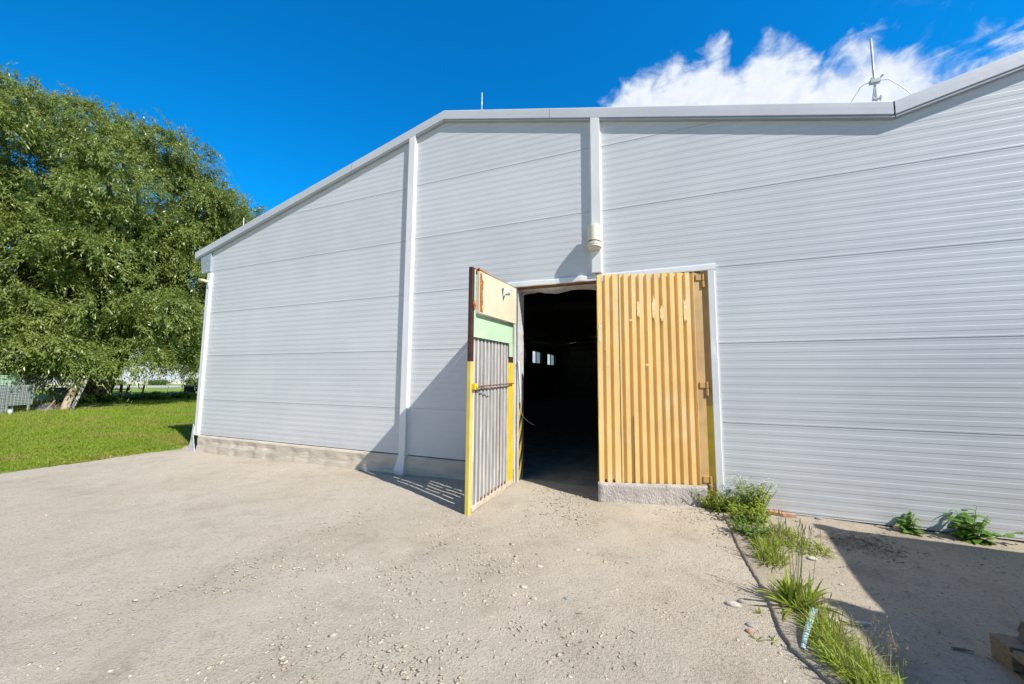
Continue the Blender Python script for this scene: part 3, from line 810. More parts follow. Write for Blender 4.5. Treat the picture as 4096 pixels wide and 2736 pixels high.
for u in (0.06, 0.64, 1.205):
    for v, z in ((-.045, zbot(u)), (0.004, zbot(u)), (0.004, zbot(u) + .055), (-.012, zbot(u) + .062)): V.append(lf(u, v, z))
mb.add(V, [(i * 4 + j, i * 4 + (j + 1) % 4, (i + 1) * 4 + (j + 1) % 4, (i + 1) * 4 + j) for i in range(2) for j in range(4)]); mb.build('bottom_rail', m_dustyrail, dl)
mb = MB(); mb.box(0.12, 1.20, 0.030, 0.070, 2.357, 2.905, fr=lf); mb.build('insulation_panel', m_cream, dl, bevel=0.004)
mb = MB()   # exposed orange foam where the skin has rusted away: ragged inner edge
zz = np.linspace(2.375, 2.885, 40); V = []
for z in zz:
    r_ = 1.105 + 0.035 * float(vnoise(np.array(z * 9.0), np.array(3.))) + 0.02 * float(vnoise(np.array(z * 40.0), np.array(6.))) + (0.03 if z > 2.8 else 0)
    V += [lf(1.192, 0.0715, z), lf(1.15, 0.074, z), lf(r_, 0.0715, z)]
mb.add(V, [(i * 3 + j, i * 3 + j + 1, i * 3 + j + 4, i * 3 + j + 3) for i in range(39) for j in range(2)]); mb.build('exposed_foam', m_foam, dl)
mb = MB(); mb.tube([lf(1.17, 0.03, 2.93), lf(1.19, 0.04, 2.925), lf(1.13, 0.045, 2.925), lf(0.9, .04, 2.925), lf(0.6, .035, 2.925), lf(0.2, .03, 2.92)], [.012, .03, .022, .011, .010, .006], 7); mb.tube([lf(1.235, .01, 2.52), lf(1.235, .02, 2.46), lf(1.23, .015, 2.40)], [.01, .022, .01], 7); mb.build('foam_sealant', m_foam, dl)
mb = MB(); mb.box(0.125, 1.262 - .06, 0.002, 0.014, 2.05, 2.36, fr=lf); mb.box(1.2025, 1.222, 0.0015, 0.012, 2.05, 2.93, fr=lf); mb.each('green_panel', m_green, dl, bevel=0.002)
mb = MB(); mb.box(0.12, 0.235, 0.0015, 0.016, 1.85, 2.048, fr=lf); mb.box(0.07, 0.085, 0.001, 0.012, 1.62, 2.35, fr=lf); mb.each('green_strip', m_green, dl, bevel=0.002)
mb = MB(); mb.box(1.186, 1.2035, -0.004, 0.006, 0.50, 1.375, fr=lf); mb.build('white_strip', m_trim, dl)
mb = MB()   # peeled flap of sheet skin
fl = [(0.55, .074, 2.82), (0.44, .10, 2.825), (0.34, .12, 2.83), (0.36, .11, 2.80), (0.43, .10, 2.77), (0.51, .085, 2.74), (0.565, .0745, 2.69)]
mb.add([lf(*p) for p in fl], [(0, 1, 5, 6), (1, 2, 3, 4), (1, 4, 5)]); mb.build('peeled_skin', m_fascia, dl)
mb = MB(); mb.add([lf(0.60, .0712, 2.80), lf(0.545, .0712, 2.83), lf(0.50, .0712, 2.72), (lf(0.555, .0712, 2.62))], [(3, 2, 1, 0)]); mb.build('tear', m_dark, dl)
mb = MB(); mb.tube([lf(1.21, .03, 1.42), lf(0.12, .03, 1.457)], 0.011, 8); mb.tube([lf(1.15, .03, 1.415), lf(0.98, .07, 1.40), (lf(0.82, .075, 1.375))], 0.008, 6); mb.build('bar', m_bar, dl)
mb = MB(); mb.box(1.18, 1.24, 0.001, 0.05, 1.385, 1.46, fr=lf); mb.tube([lf(1.2, .05, 1.42), lf(1.2, .062, 1.42)], 0.02, 8); mb.build('bar_bracket', m_yellow, dl, bevel=0.003)
mb = MB(); mb.box(0.47, 0.486, -0.0105, -0.008, 0.05, 2.05, fr=lf)
for k in range(8): u = 0.30 + k * 0.094; mb.tube([lf(u, -.018, zbot(u) + .06), lf(u + .004, -.014, zbot(u) + .10)], [.020, .010], 6)
mb.each('rust_stain', m_rust, dl)
for z in (0.35, 1.45, 2.75):
    mb = MB(); mb.tube([lf(0.03, -.03, z - .07), lf(0.03, -.03, z + .07)], 0.017, 8); mb.box(0.03, 0.09, -.035, -.025, z - .05, z + .05, fr=lf); mb.build('hinge', m_yellow, dl)

# ------------------------------------------------------------------ right door leaf (slightly ajar)
rf = Frame((9.475, -0.008, 0), (8.176 - 9.50, -0.364, 0), (0.2651, -0.9642, 0))   # v: outwards towards the yard
def groove_sheet(u0, u1, shift, v0): return corr_sheet(rf, u0, u1, lambda u: 0.185 + 0.0 * u, 2.945, 0.0992, 0.0535, 0.036, v0, 0.008, shift, 0.004)
mb, _ = groove_sheet(0.10, 1.075, 0.012 - 0.0992 + .04, 0.0)
dr = mb.build('door', m_orange, hall); dr['label'] = 'right door leaf slightly ajar, orange-yellow corrugated outside'
mb, _ = groove_sheet(1.068, 1.352, 0.0075 + .02 - 0.0992 * .0, 0.006); mb.build('corrugated_sheet', m_orange, dr)
mb = MB(); mb.box(0.0, 0.108, -0.05, -0.004, -0.06, 2.94, fr=rf); mb.build('hinge_stile', simple('tan_paint', (0.58, 0.37, 0.16), 0.5, var=0.12, vscale=4, col2=(0.42, 0.24, 0.10), c2=(0.55, 0.72), c2scale=5), dr, bevel=0.003)
mb = MB(); mb.box(1.30, 1.356, -0.055, -0.038, -0.09, 2.945, fr=rf); mb.box(1.338, 1.356, -0.038, 0.004, 0.2, 2.945, fr=rf); mb.box(0.108, 1.30, -0.055, -0.040, -0.09, 0.25, fr=rf); mb.box(0.108, 1.30, -0.055, -0.040, 2.85, 2.94, fr=rf); mb.build('back_frame', m_yellow, dr)
mb = MB()   # rough bulging kick panel
uu = np.linspace(0.03, 1.375, 60); zz = np.linspace(-0.112, 0.205, 18); V = []
for z in zz:
    for u in uu:
        e = min((u - 0.03) / .02, (1.375 - u) / .05, (z + .112) / .03, (.205 - z) / .025, 1.0); e = max(0.0, e) ** 0.5
        bul = 0.006 + 0.030 * e + 0.010 * float(vnoise(np.array(u * 6.), np.array(z * 8))) * e + 0.007 * float(vnoise(np.array(u * 34.), np.array(z * 40))) * e
        V.append(rf(u + 0.0, bul, z + (0.010 * float(vnoise(np.array(u * 5), np.array(9.))) if z > .19 or z < -.1 else 0)))
nu = len(uu); mb.add(V, [(i * nu + j, i * nu + j + 1, (i + 1) * nu + j + 1, (i + 1) * nu + j) for i in range(len(zz) - 1) for j in range(nu - 1)])
mb.f = [tuple(reversed(f)) for f in mb.f] if rf.flip else mb.f
mb.box(0.035, 1.37, -0.037, 0.007, -0.108, 0.195, fr=rf)
mb.build('kick_panel', m_render, dr, smooth=True)
mb = MB()
for k in range(12): u = 0.222 + k * 0.0992 - 0.042; mb.tube([rf(u, -.030, 0.20), rf(u - .003, -.034, 0.235)], [.020, .008], 6)
mb.each('rust_stain', m_rust, dr)
mb = MB()   # bare metal chips near the top edge
for u, z, a, b in ((1.285, 2.88, .022, .05), (0.64, 2.91, .020, .028), (0.545, 2.895, .022, .028), (0.70, 2.35, .003, .004), (1.26, 1.93, .010, .014), (1.283, 1.62, .008, .008), (0.62, 2.62, .02, .004)):
    q = [rf(u + a * (0.8 + .3 * math.sin(3.1 * k + u * 20)) * math.cos(k * .9), 0.0075 if u > 1.07 else 0.0015, z + b * (0.8 + .3 * math.sin(2.3 * k)) * math.sin(k * .9)) for k in range(7)]
    mb.add(q, [tuple(range(7))])
mb.each('paint_chip', m_steel, dr)
m_worn = simple('worn_pale_paint', (0.87, 0.62, 0.29), 0.35, var=0.08, vscale=14, col2=(0.87, 0.80, 0.62), c2=(0.5, 0.68), c2scale=7)
mb = MB()   # pale scuffed areas on the crests
for u, z0_, z1_ in ((0.815, 2.33, 2.60), (0.617, 2.28, 2.66), (0.518, 2.28, 2.52), (0.22, 2.25, 2.62), (1.325, 1.98, 2.30), (0.715, 1.70, 1.74), (0.915, 2.30, 2.33)):
    h_ = z1_ - z0_; q = []
    for k in range(14):
        a_ = 2 * math.pi * k / 14; e_ = 0.82 + 0.25 * math.sin(2.7 * k + 9 * u); cx_ = max(-.024, min(.024, .034 * math.cos(a_) * e_))
        q.append(rf(u + cx_, 0.0105 if u > 1.1 else 0.0035, (z0_ + z1_) / 2 + h_ / 2 * math.sin(a_) * e_))
    mb.add(q, [tuple(range(14))])
mb.each('worn_patch', m_worn, dr)
mb = MB(); mb.box(0.905, 0.912, -.0005, 0.0022, 0.19, 1.05, fr=rf); mb.build('scratch', m_dark, dr)
mb = MB(); mb.box(1.0675, 1.0715, -0.02, 0.0125, 0.205, 2.94, fr=rf); mb.build('sheet_seam', m_brown, dr)
for z in (0.24, 1.42, 2.83):
    mb = MB(); mb.tube([rf(-0.012, 0.01, z - .09), rf(-0.012, 0.01, z - .005)], 0.018, 8); mb.tube([rf(-0.012, 0.01, z + .002), rf(-0.012, 0.01, z + .085)], 0.017, 8)
    mb.box(-0.012, 0.075, -0.004, 0.012, z + .005, z + .08, fr=rf); mb.box(-0.06, -0.012, -0.004, 0.008, z - .085, z - .01, fr=rf); mb.build('hinge', m_ochre, dr, bevel=0.002)

# ------------------------------------------------------------------ fittings on the hall
lamp = thing('wall_lamp', 'rounded cream plastic lamp housing fixed on the white pilaster above the door', 'lamp', (8.10, -0.07, 3.42))
mb = MB(); arc = [(8.10 - 0.098 * math.cos(a), -0.085 - 0.175 * math.sin(a) ** 0.75) for a in np.linspace(0, math.pi, 22)]
def drum(z0, z1, k, nm, mt, top=0.0):
    mb = MB(); n = len(arc); V = []
    pr = [(z0, k)] + ([(z1 - top, k), (z1 - top * .3, k * 0.97), (z1, k * 0.86)] if top else [(z1, k)])
    for z, s in pr: V += [(8.10 + (x - 8.10) * s, -0.072 + (y + .072) * s, z) for x, y in arc]
    fs = [(i * n + j, i * n + j + 1, (i + 1) * n + j + 1, (i + 1) * n + j) for i in range(len(pr) - 1) for j in range(n - 1)] + [tuple(reversed(range(n))), tuple(range((len(pr) - 1) * n, len(pr) * n))]
    mb.add(V, fs); return mb.build(nm, mt, lamp)
drum(3.488, 3.735, 1.0, 'housing', m_cream_lamp, 0.03); drum(3.470, 3.488, 0.96, 'slot', m_black); drum(3.405, 3.470, 1.02, 'base_ring', m_cream_lamp); drum(3.385, 3.405, 0.84, 'lens', m_cream_lamp)
mb = MB()
for k in range(7):
    a = math.pi * (0.32 + 0.06 * k); x, y = 8.10 - 0.1 * math.cos(a), -0.087 - 0.179 * math.sin(a) ** .75
    mb.box(x - .004, x + .004, y - .004, y + .002, 3.425, 3.425 + (0.028 if k % 3 else 0.02))
mb.build('embossing', m_cream_lamp, lamp)


def rod(name, label, base, h, r, tilt=0.0, lean=0.0):
    t = thing(name, label, 'lightning rod', base, 'lightning rods along the roof edge')
    b = Vector(base); mb = MB(); mb.tube([b, b + Vector((lean, 0, h))], r, 8); mb.build('rod', m_steel, t, True); return t


rod('lightning_rod', 'short plain lightning rod near the roof ridge against blue sky', (6.17, 0.02, 6.05), 0.42, 0.010)
rod('lightning_rod', 'tiny lightning rod low on the left roof slope in front of the tree', (0.02, 0.05, 4.85), 0.34, 0.010)
t = rod('lightning_rod', 'tall lightning rod with clamps and curved cables at the roof valley', (11.41, 0.02, 4.62), 1.01, 0.012, lean=0.0)
b = Vector((11.41, 0.02, 4.62))
mb = MB(); mb.box(b.x - .045, b.x + .05, -0.01, 0.04, 5.055, 5.10); mb.tube([(b.x + .03, .02, 5.08), (b.x + .075, .0, 5.13)], .012, 6); mb.tube([(b.x - .05, .015, 5.06), (b.x - .03, .0, 5.12)], .010, 6); mb.build('clamp', m_steel, t)
mb = MB(); mb.box(b.x - .05, b.x + .035, 0.0, 0.035, 4.80, 4.815); mb.box(b.x - .03, b.x + .04, 0.0, 0.035, 4.85, 4.865); mb.tube([(b.x - .035, .015, 4.83), (b.x - .015, .0, 4.99)], .008, 6); mb.tube([(b.x + .035, .015, 4.79), (b.x + .04, .0, 4.88)], .008, 6); mb.build('clamp', m_steel, t)
for s, ex, ez in ((-1, -0.30, 4.72), (1, 0.335, 4.79)):
    mb = MB(); P_ = []
    for k in np.linspace(0, 1, 12): P_.append((b.x + s * .04 + (ex - s * .04) * k, 0.02, 5.075 + (0.02 * math.sin(k * 3) if k < .4 else 0) + (ez - 5.075) * (k ** 2.0)))
    mb.tube(P_, 0.005, 6); mb.build('cable', m_steel, t, True)
t = thing('wall_pipe', 'short pale pipe stub sticking out near the top of the corner trim', 'pipe', (-0.95, -0.05, 3.75))
mb = MB(); mb.tube([(-0.90, -0.06, 3.735), (-1.02, -0.10, 3.765), (-1.14, -0.12, 3.785)], [.028, .035, .04], 10); mb.build('pipe', m_cream, t, True)
mb = MB(); mb.tube([(-0.90, -0.053, 3.66), (-0.90, -0.075, 3.66)], 0.03, 8); mb.box(-0.93, -0.88, -.066, -.052, 3.60, 3.80); mb.build('bracket', m_steel, t)

# ------------------------------------------------------------------ willow tree
TREE = Vector((-25.2, 7.4, -0.14))
LAT = Vector((0.342, 0.94, 0)); DEP = Vector((-0.94, 0.342, 0))   # to the right / away as seen from the yard


def willow():
    t = thing('willow_tree', 'huge spreading willow tree with drooping leafy branches beside the lawn', 'tree', TREE)
    mb = MB(); r_ = random.Random(5)
    limbs = []
    for k in range(7):
        a = k / 7 * 2 * math.pi + r_.uniform(-.3, .3); b = TREE + Vector((math.cos(a) * .38, math.sin(a) * .42, -0.1))
        d = Vector((math.cos(a), math.sin(a), 0)); H = r_.uniform(9, 14); sp = r_.uniform(2.5, 4.8)
        P_ = [b + d * (sp * q ** 1.4) + Vector((r_.uniform(-.2, .2), r_.uniform(-.2, .2), H * q)) for q in np.linspace(0, 1, 9)]
        mb.tube(P_, [0.42, .33, .29, .25, .21, .17, .13, .09, .05], 9); limbs.append(P_)
        for j in (3, 4, 5, 6):
            for _ in range(2):
                a2 = r_.uniform(0, 6.28); e = P_[j] + Vector((math.cos(a2) * r_.uniform(2, 4), math.sin(a2) * r_.uniform(2, 4), r_.uniform(.5, 3)))
                m_ = (P_[j] + e) / 2 + Vector((0, 0, .5)); mb.tube([P_[j], m_, e], [.15, .09, .03], 6)
    mb.build('trunk', m_bark, t, True)
    # crown: lobes of foliage on a broad dome, each carrying drooping sprays
    C0 = Vector((-24.0, 6.6, 0)); lobes = []
    top = lambda s: np.interp(s, [-12, -9, -5, -1, 2.5, 5.8, 7.3, 8.4, 9.2], [12.2, 15.4, 17.4, 18.7, 17.3, 15.3, 12.4, 8.8, 5])
    r2 = np.random.default_rng(21)
    while len(lobes) < 80:
        s = r2.uniform(-12, 9.0); zt_ = top(s); z = r2.uniform(1.8, zt_ - 1.4)
        dmax = 7.0 * math.sqrt(max(0.05, 1 - (max(0, s + 2) / 11.2) ** 2)) * math.sqrt(max(0.06, 1 - (max(0, z - 5) / (zt_ - 3.5)) ** 2))
        d = -dmax * r2.uniform(0.25, 1.0) if r2.random() < 0.72 else dmax * r2.uniform(-.2, 1.0)
        rad = r2.uniform(1.1, 2.1)
        p = C0 + LAT * s + DEP * d + Vector((0, 0, z))
        if z < 4.5 and s > 3.5: rad *= .7
        lobes.append((p, rad))
    r3 = np.random.default_rng(5)
    for k in range(52):   # hanging skirts low on the near side
        s = r3.uniform(-11, 7.5); z = r3.uniform(0.9, 4.6); lim = 6.8 * math.sqrt(max(.1, 1 - (max(0, s + 2) / 10.5) ** 2))
        if s > 2.5 and z < 3.0 and r3.random() < .75: continue
        lobes.append((C0 + LAT * s + DEP * (-lim * r3.uniform(.6, 1.0)) + Vector((0, 0, z)), r3.uniform(.8, 1.4)))
    for k in range(16):   # leafy curtain down to the fence on the left
        lobes.append((C0 + LAT * r3.uniform(-9, -0.5) + DEP * r3.uniform(-6.5, -3) + Vector((0, 0, r3.uniform(1.3, 2.6))), r3.uniform(.7, 1.1)))
    for k in range(16):   # thin twigs hanging low on the right
        lobes.append((C0 + LAT * r3.uniform(2.5, 8.0) + DEP * r3.uniform(-2.5, 2.5) + Vector((0, 0, r3.uniform(2.6, 4.4))), r3.uniform(.45, .8)))
    for k in range(26):   # fuller right flank
        s = r3.uniform(-1, 7.2); z = r3.uniform(6, 14); lim = 5.5 * math.sqrt(max(.08, 1 - (max(0, s + 1) / 9.2) ** 2)); lobes.append((C0 + LAT * s + DEP * (-lim * r3.uniform(.5, .95)) + Vector((0, 0, min(z, top(s) - 1.5))), r3.uniform(1.2, 1.8)))
    for k in range(80):   # far side of the crown
        s = r3.uniform(-10.5, 8.0); z = r3.uniform(3.5, 14); lobes.append((C0 + LAT * s + DEP * r3.uniform(2.5, 6) + Vector((0, 0, min(z, top(s) - 1.8))), r3.uniform(1.6, 2.4)))
    for k in range(45):   # inner mass
        s = r3.uniform(-10, 7); z = r3.uniform(4.5, 14); lobes.append((C0 + LAT * s + DEP * r3.uniform(-2, 4) + Vector((0, 0, min(z, top(s) - 2.5))), r3.uniform(1.6, 2.6)))
    for s in np.linspace(-10, 8.6, 19):   # lobes that draw the skyline
        for q in range(2):
            lobes.append((C0 + LAT * (s + r2.uniform(-.4, .4)) + DEP * r2.uniform(-2, 1.5) + Vector((0, 0, top(s) - 1.3 + r2.uniform(-.7, .3))), r2.uniform(1.0, 1.6)))
    for z in np.linspace(5, 13, 6): lobes.append((C0 + LAT * (8.6 + r2.uniform(-.5, .4)) + DEP * r2.uniform(-2, 2) + Vector((0, 0, z)), 1.4))
    for s, z, d in ((-3.2, 2.6, -6.6), (-1.0, 2.4, -6.8), (1.5, 2.2, -6.6), (3.2, 2.9, -5.0), (-5, 2.6, -6.4), (-7, 2.9, -6.2), (5.0, 3.2, -3), (6.5, 3.6, -1)): lobes.append((C0 + LAT * s + DEP * d + Vector((0, 0, z)), 1.25))
    cen = []; dirs = []
    for p, rad in lobes:
        n = int(26 * rad)
        v = r2.normal(size=(n, 3)); v /= np.linalg.norm(v, axis=1)[:, None]
        v[:, 2] = np.where(v[:, 2] < -0.35, -v[:, 2] * .7, v[:, 2])
        rr = rad * r2.uniform(.72, 1.05, n)[:, None]
        cen.append(np.array(p) + v * rr * np.array([1.15, 1.15, .95])); dirs.append(v)
    cen = np.concatenate(cen); dirs = np.concatenate(dirs)
    k = cen[:, 2] > 0.55; cen, dirs = cen[k], dirs[k]
    # every spray: leaves along a few arching twigs
    per, tw = 19, 4
    ns = len(cen); base = np.repeat(cen, tw, 0); dd = np.repeat(dirs, tw, 0) + r2.normal(0, .45, (ns * tw, 3)) + np.array([.18, .05, 0])
    L_ = r2.uniform(.5, 1.15, ns * tw)
    pts = []; tan = []
    for j in range(per):
        q = (j + r2.uniform(0, 1, ns * tw)) / per
        off = dd * (L_ * q)[:, None] * .75; off[:, 2] += L_ * (0.30 * q - 0.95 * q * q)
        tg = dd * .75; tg = tg.copy(); tg[:, 2] += 0.30 - 1.9 * q
        pts.append(base + off + r2.normal(0, .05, off.shape)); tan.append(tg)
    pts = np.concatenate(pts); tan = np.concatenate(tan); n = len(pts)
    tan += r2.normal(0, .55, tan.shape); tan /= np.linalg.norm(tan, axis=1)[:, None]
    nrm = np.tile(np.repeat(dirs, tw, 0), (per, 1)) * .55 + np.array([.25, -.12, .55]) + r2.normal(0, .36, tan.shape)
    side = np.cross(tan, nrm); side /= np.linalg.norm(side, axis=1)[:, None]
    ln = r2.uniform(.13, .25, n)[:, None]; wd = r2.uniform(.018, .033, n)[:, None]
    V = np.stack([pts, pts + tan * ln * .45 + side * wd, pts + tan * ln, pts + tan * ln * .45 - side * wd], 1).reshape(-1, 3)
    Fq = np.arange(n * 4).reshape(n, 4)
    mesh_obj('crown', V, Fq, m_leaf, t)


willow()


def bush(name, label, loc, rx, ry, h, n, mat, leaf=0.10, cat='bush', group=None, seed=1, stem=True):
    t = thing(name, label, cat, loc, group); r2 = np.random.default_rng(seed)
    v = r2.normal(size=(n, 3)); v /= np.linalg.norm(v, axis=1)[:, None]; v *= r2.uniform(.5, 1.0, n)[:, None] * (0.8 + .35 * r2.random(n)[:, None])
    lum = 1 + 0.25 * np.sin(v[:, :1] * 7 + seed) * np.cos(v[:, 1:2] * 6)
    p = np.array(loc) + v * lum * np.array([rx, ry, h * .5]) + np.array([0, 0, h * .5]); p[:, 2] = np.maximum(p[:, 2], loc[2] + .02)
    tg = r2.normal(size=(n, 3)); tg /= np.linalg.norm(tg, axis=1)[:, None]; sd = np.cross(tg, r2.normal(size=(n, 3))); sd /= np.linalg.norm(sd, axis=1)[:, None]
    ln = leaf * r2.uniform(.7, 1.4, n)[:, None]; wd = ln * .28
    V = np.stack([p, p + tg * ln * .5 + sd * wd, p + tg * ln, p + tg * ln * .5 - sd * wd], 1).reshape(-1, 3)
    mesh_obj('leaves', V, np.arange(n * 4).reshape(n, 4), mat, t)
    if stem:
        mb = MB()
        for k in range(5): a = k * 1.3 + seed; b_ = Vector(loc); mb.tube([b_ + Vector((0, 0, -.1)), b_ + Vector((math.cos(a) * rx * .3, math.sin(a) * ry * .3, h * .4)), b_ + Vector((math.cos(a) * rx * .6, math.sin(a) * ry * .6, h * .75))], [.04 * h, .025 * h, .008 * h], 5)
        mb.build('stems', m_bark, t)
    return t


# ------------------------------------------------------------------ under and beyond the tree
def gp(az, dist, z=0.0):
    a = R(az); return Vector((CAM.x + math.sin(a) * dist, CAM.y + math.cos(a) * dist, z))


# road and far hall
mb = MB(); a0, a1 = gp(-82, 78, -.10), gp(-52, 78, -.10); b0, b1 = gp(-82, 96, -.10), gp(-52, 96, -.10); mb.add([a0, a1, b1, b0], [(0, 1, 2, 3)]); struct(mb.build('road', m_road))
fh = thing('far_hall', 'plain white hall far away behind the willow tree', 'building', gp(-65, 120, -.3))
q0, q1 = gp(-82, 122, -.3), gp(-50, 112, -.3); dv = (q1 - q0).normalized(); pv = Vector((-dv.y, dv.x, 0))
if pv.dot(q0 - CAM) < 0: pv = -pv
mb = MB(); mb.prism([q0, q1, q1 + Vector((0, 0, 8.5)), q0 + Vector((0, 0, 8.5))], pv * 20); mb.build('wall', m_farwall, fh)
mb = MB(); mb.prism([q0 + Vector((0, 0, 8.5)) - pv * .4, q1 + Vector((0, 0, 8.5)) - pv * .4, q1 + Vector((0, 0, 8.9)) - pv * .4, q0 + Vector((0, 0, 8.9)) - pv * .4], pv * 20.8); mb.build('roof', m_farroof, fh)
mb = MB(); mb.prism([q0 - pv * .05 + Vector((0, 0, 0)), q1 - pv * .05, q1 - pv * .05 + Vector((0, 0, .5)), q0 - pv * .05 + Vector((0, 0, .5))], pv * .04); mb.build('base_band', m_plinth, fh)
for i, (az, d, rx, h, lab) in enumerate(((-61.6, 99, 2.4, 1.5, 'light green bush at the roadside next to the hall corner'), (-64.6, 100, 2.6, 1.1, 'low light green bush at the roadside below the hanging willow twigs'), (-68.0, 100, 1.5, 1.0, 'light green roadside bush seen between the red posts'))):
    bush('roadside_bush', lab, gp(az, d, -.2), rx, 1.6, h, 1500, m_bush, .22, group='bushes along the far road', seed=30 + i)
# dark low wall by the corner of the hall and slabs in the tree shade
lw = gp(-61.0, 44, -.14); t = thing('low_wall', 'low dark wall end with pale coping right behind the hall corner', 'wall', lw)
mb = MB(); fr = Frame(lw, (0.515, 0.857, 0), (0.857, -0.515, 0)); mb.box(-1.1, 3.5, -.15, .15, -.1, 0.82, fr=fr); mb.build('masonry', m_bark, t)
mb = MB(); mb.box(-1.15, 3.5, -.19, .19, .82, .93, fr=fr); mb.build('coping', m_plaster, t)
t = thing('kerb_slab', 'long grey concrete slab lying in the tree shade on the lawn', 'slab', gp(-63.7, 43, -.14))
fr = Frame(gp(-63.7, 43, -.14), (0.43, 0.9, 0), (0.9, -0.43, 0)); mb = MB(); mb.box(-1.0, 1.1, -.25, .25, 0, .2, fr=fr); mb.build('slab', m_greywood, t, bevel=.02)
mb = MB(); mb.box(-.1, 1.0, -.2, .2, .205, .36, fr=fr); mb.build('upper_slab', m_greysheet, t, bevel=.02)
for i, (az, rx, h) in enumerate(((-66.3, .8, .45), (-64.8, 1.1, .55), (-62.4, 1.0, .5), (-68.7, .6, .6), (-70.9, .4, .35))):
    bush('shade_plant', ['dark low weeds at the foot of the leaning red post', 'dark low weeds left of the grey slab', 'dark weeds between the grey slab and the low wall', 'dark weeds at the right foot of the willow trunk', 'dark weeds beside the leaning log'][i], gp(az, 37 + i * .6 if i < 3 else 33.5, -.16), rx, .7, h, 1500, m_weedd, .13, group='weeds in the willow shade', seed=50 + i)
# red-brown posts
for az, d, h, ln, lab in ((-68.75, 40, 0.98, .0, 'short dark red post nearest to the willow trunk'), (-67.45, 40, 1.04, .02, 'thick dark red post, second from the trunk'), (-66.95, 40.5, 1.02, .05, 'slim dark red post close beside the thick one'), (-65.85, 39, 1.02, .10, 'red post leaning to the right, farthest from the trunk')):
    b = gp(az, d, -.14); t = thing('fence_post', lab, 'post', b, 'red posts behind the lawn')
    w = 0.13 if 'thick' in lab else .075; mb = MB(); mb.tube([b, b + LAT * ln + Vector((0, 0, h))], [w * .75, w * .62], 8); mb.build('shaft', m_redpost, t)
    mb = MB(); mb.tube([b + LAT * ln + Vector((0, 0, h)), b + LAT * ln + Vector((0, 0, h + .04))], [w * .68, w * .4], 8); mb.build('cap', m_redpost, t)
pb = gp(-67.6, 42, -.14)
for k in range(4):
    b = pb + Vector((0, 0, .12 + k * .16)); fr = Frame(b, (0.36, .93, 0), (.93, -.36, 0))
    mb = MB(); mb.box(-1.3, 0.9 - .1 * k, -.3, .3, 0, .06, fr=fr)
    if k: mb.box(-1.2, -1.05, -.3, .3, -.10, 0, fr=fr); mb.box(.4, .55, -.3, .3, -.125, 0, fr=fr)
    else: mb.box(-1.2, -1.05, -.3, .3, -.13, 0, fr=fr); mb.box(.4, .55, -.3, .3, -.13, 0, fr=fr)
    o = mb.build('plank', m_greywood); tag(o, ['bottom', 'second lowest', 'second highest', 'top'][k] + ' pale plank of the stack behind the red posts', 'plank', 'planks stacked behind the red posts')

# mesh fence on the left with pale boards behind
f0, f1 = gp(-79.5, 25.3, -.14), gp(-72.55, 28.3, -.14); du = (f1 - f0); fl_ = du.length; du.normalize(); fr = Frame(f0, du, (du.y, -du.x, 0))
t = thing('mesh_fence', 'dark wire mesh fence panel with square grid under the willow branches', 'fence', f0)
mb = MB()
for z in np.arange(.06, 1.68, .14): mb.tube([fr(0, 0, z), fr(fl_, 0, z)], 0.006, 4)
for u in np.arange(0, fl_, .14): mb.tube([fr(u, .010, .02), fr(u, .010, 1.66)], .006, 4)
mb.build('wire_mesh', m_wire, t)
for u in (0.02, fl_ / 2, fl_ - .02): mb = MB(); mb.tube([fr(u, -.03, -.2), fr(u, -.03, 1.72)], .03, 8); mb.build('post', m_wire, t)
for u0_, u1_, off_, z0_, z1_, lab in ((0, fl_ * .72, -.25, -.1, 1.25, 'large pale board standing low behind the left part of the mesh fence'), (fl_ * .73, fl_ * .985, -.33, .33, 1.22, 'cream board raised off the ground behind the right end of the mesh fence'), (fl_ * .5, fl_ * .86, -.42, 1.0, 1.66, 'darker upper board showing above the other two behind the mesh fence')):
    mb = MB(); mb.box(u0_, u1_, off_ - .05, off_, z0_, z1_, fr=fr)
    if z0_ > .1: mb.box(u0_ + .1, u0_ + .18, off_ - .045, off_ - .005, -.1, z0_, fr=fr); mb.box(u1_ - .18, u1_ - .1, off_ - .045, off_ - .005, -.1, z0_, fr=fr)
    o = mb.build('board', m_paleboard if z0_ < .9 else m_green, bevel=.008); tag(o, lab, 'board', 'boards behind the mesh fence')
# grey sheet, triangular board
b = gp(-71.7, 37.5, -.14); fr = Frame(b, LAT, (0.94, -0.342, 0)); mb = MB(); mb.box(-.35, .45, 0, .06, 0.0, .92, fr=fr); o = mb.build('metal_sheet', m_greysheet); tag(o, 'upright dark grey sheet between mesh fence and willow trunk', 'sheet')
b = gp(-70.95, 33.5, -.14); fr = Frame(b, LAT, (0.94, -0.342, 0)); mb = MB(); mb.prism([fr(-.16, 0, .1), fr(.14, 0, .1), fr(.10, -.08, .65), fr(.03, -.1, .98)], fr.v * .04); o = mb.build('pointed_board', m_paleboard); tag(o, 'pale board with a pointed top leaning behind the log', 'board')
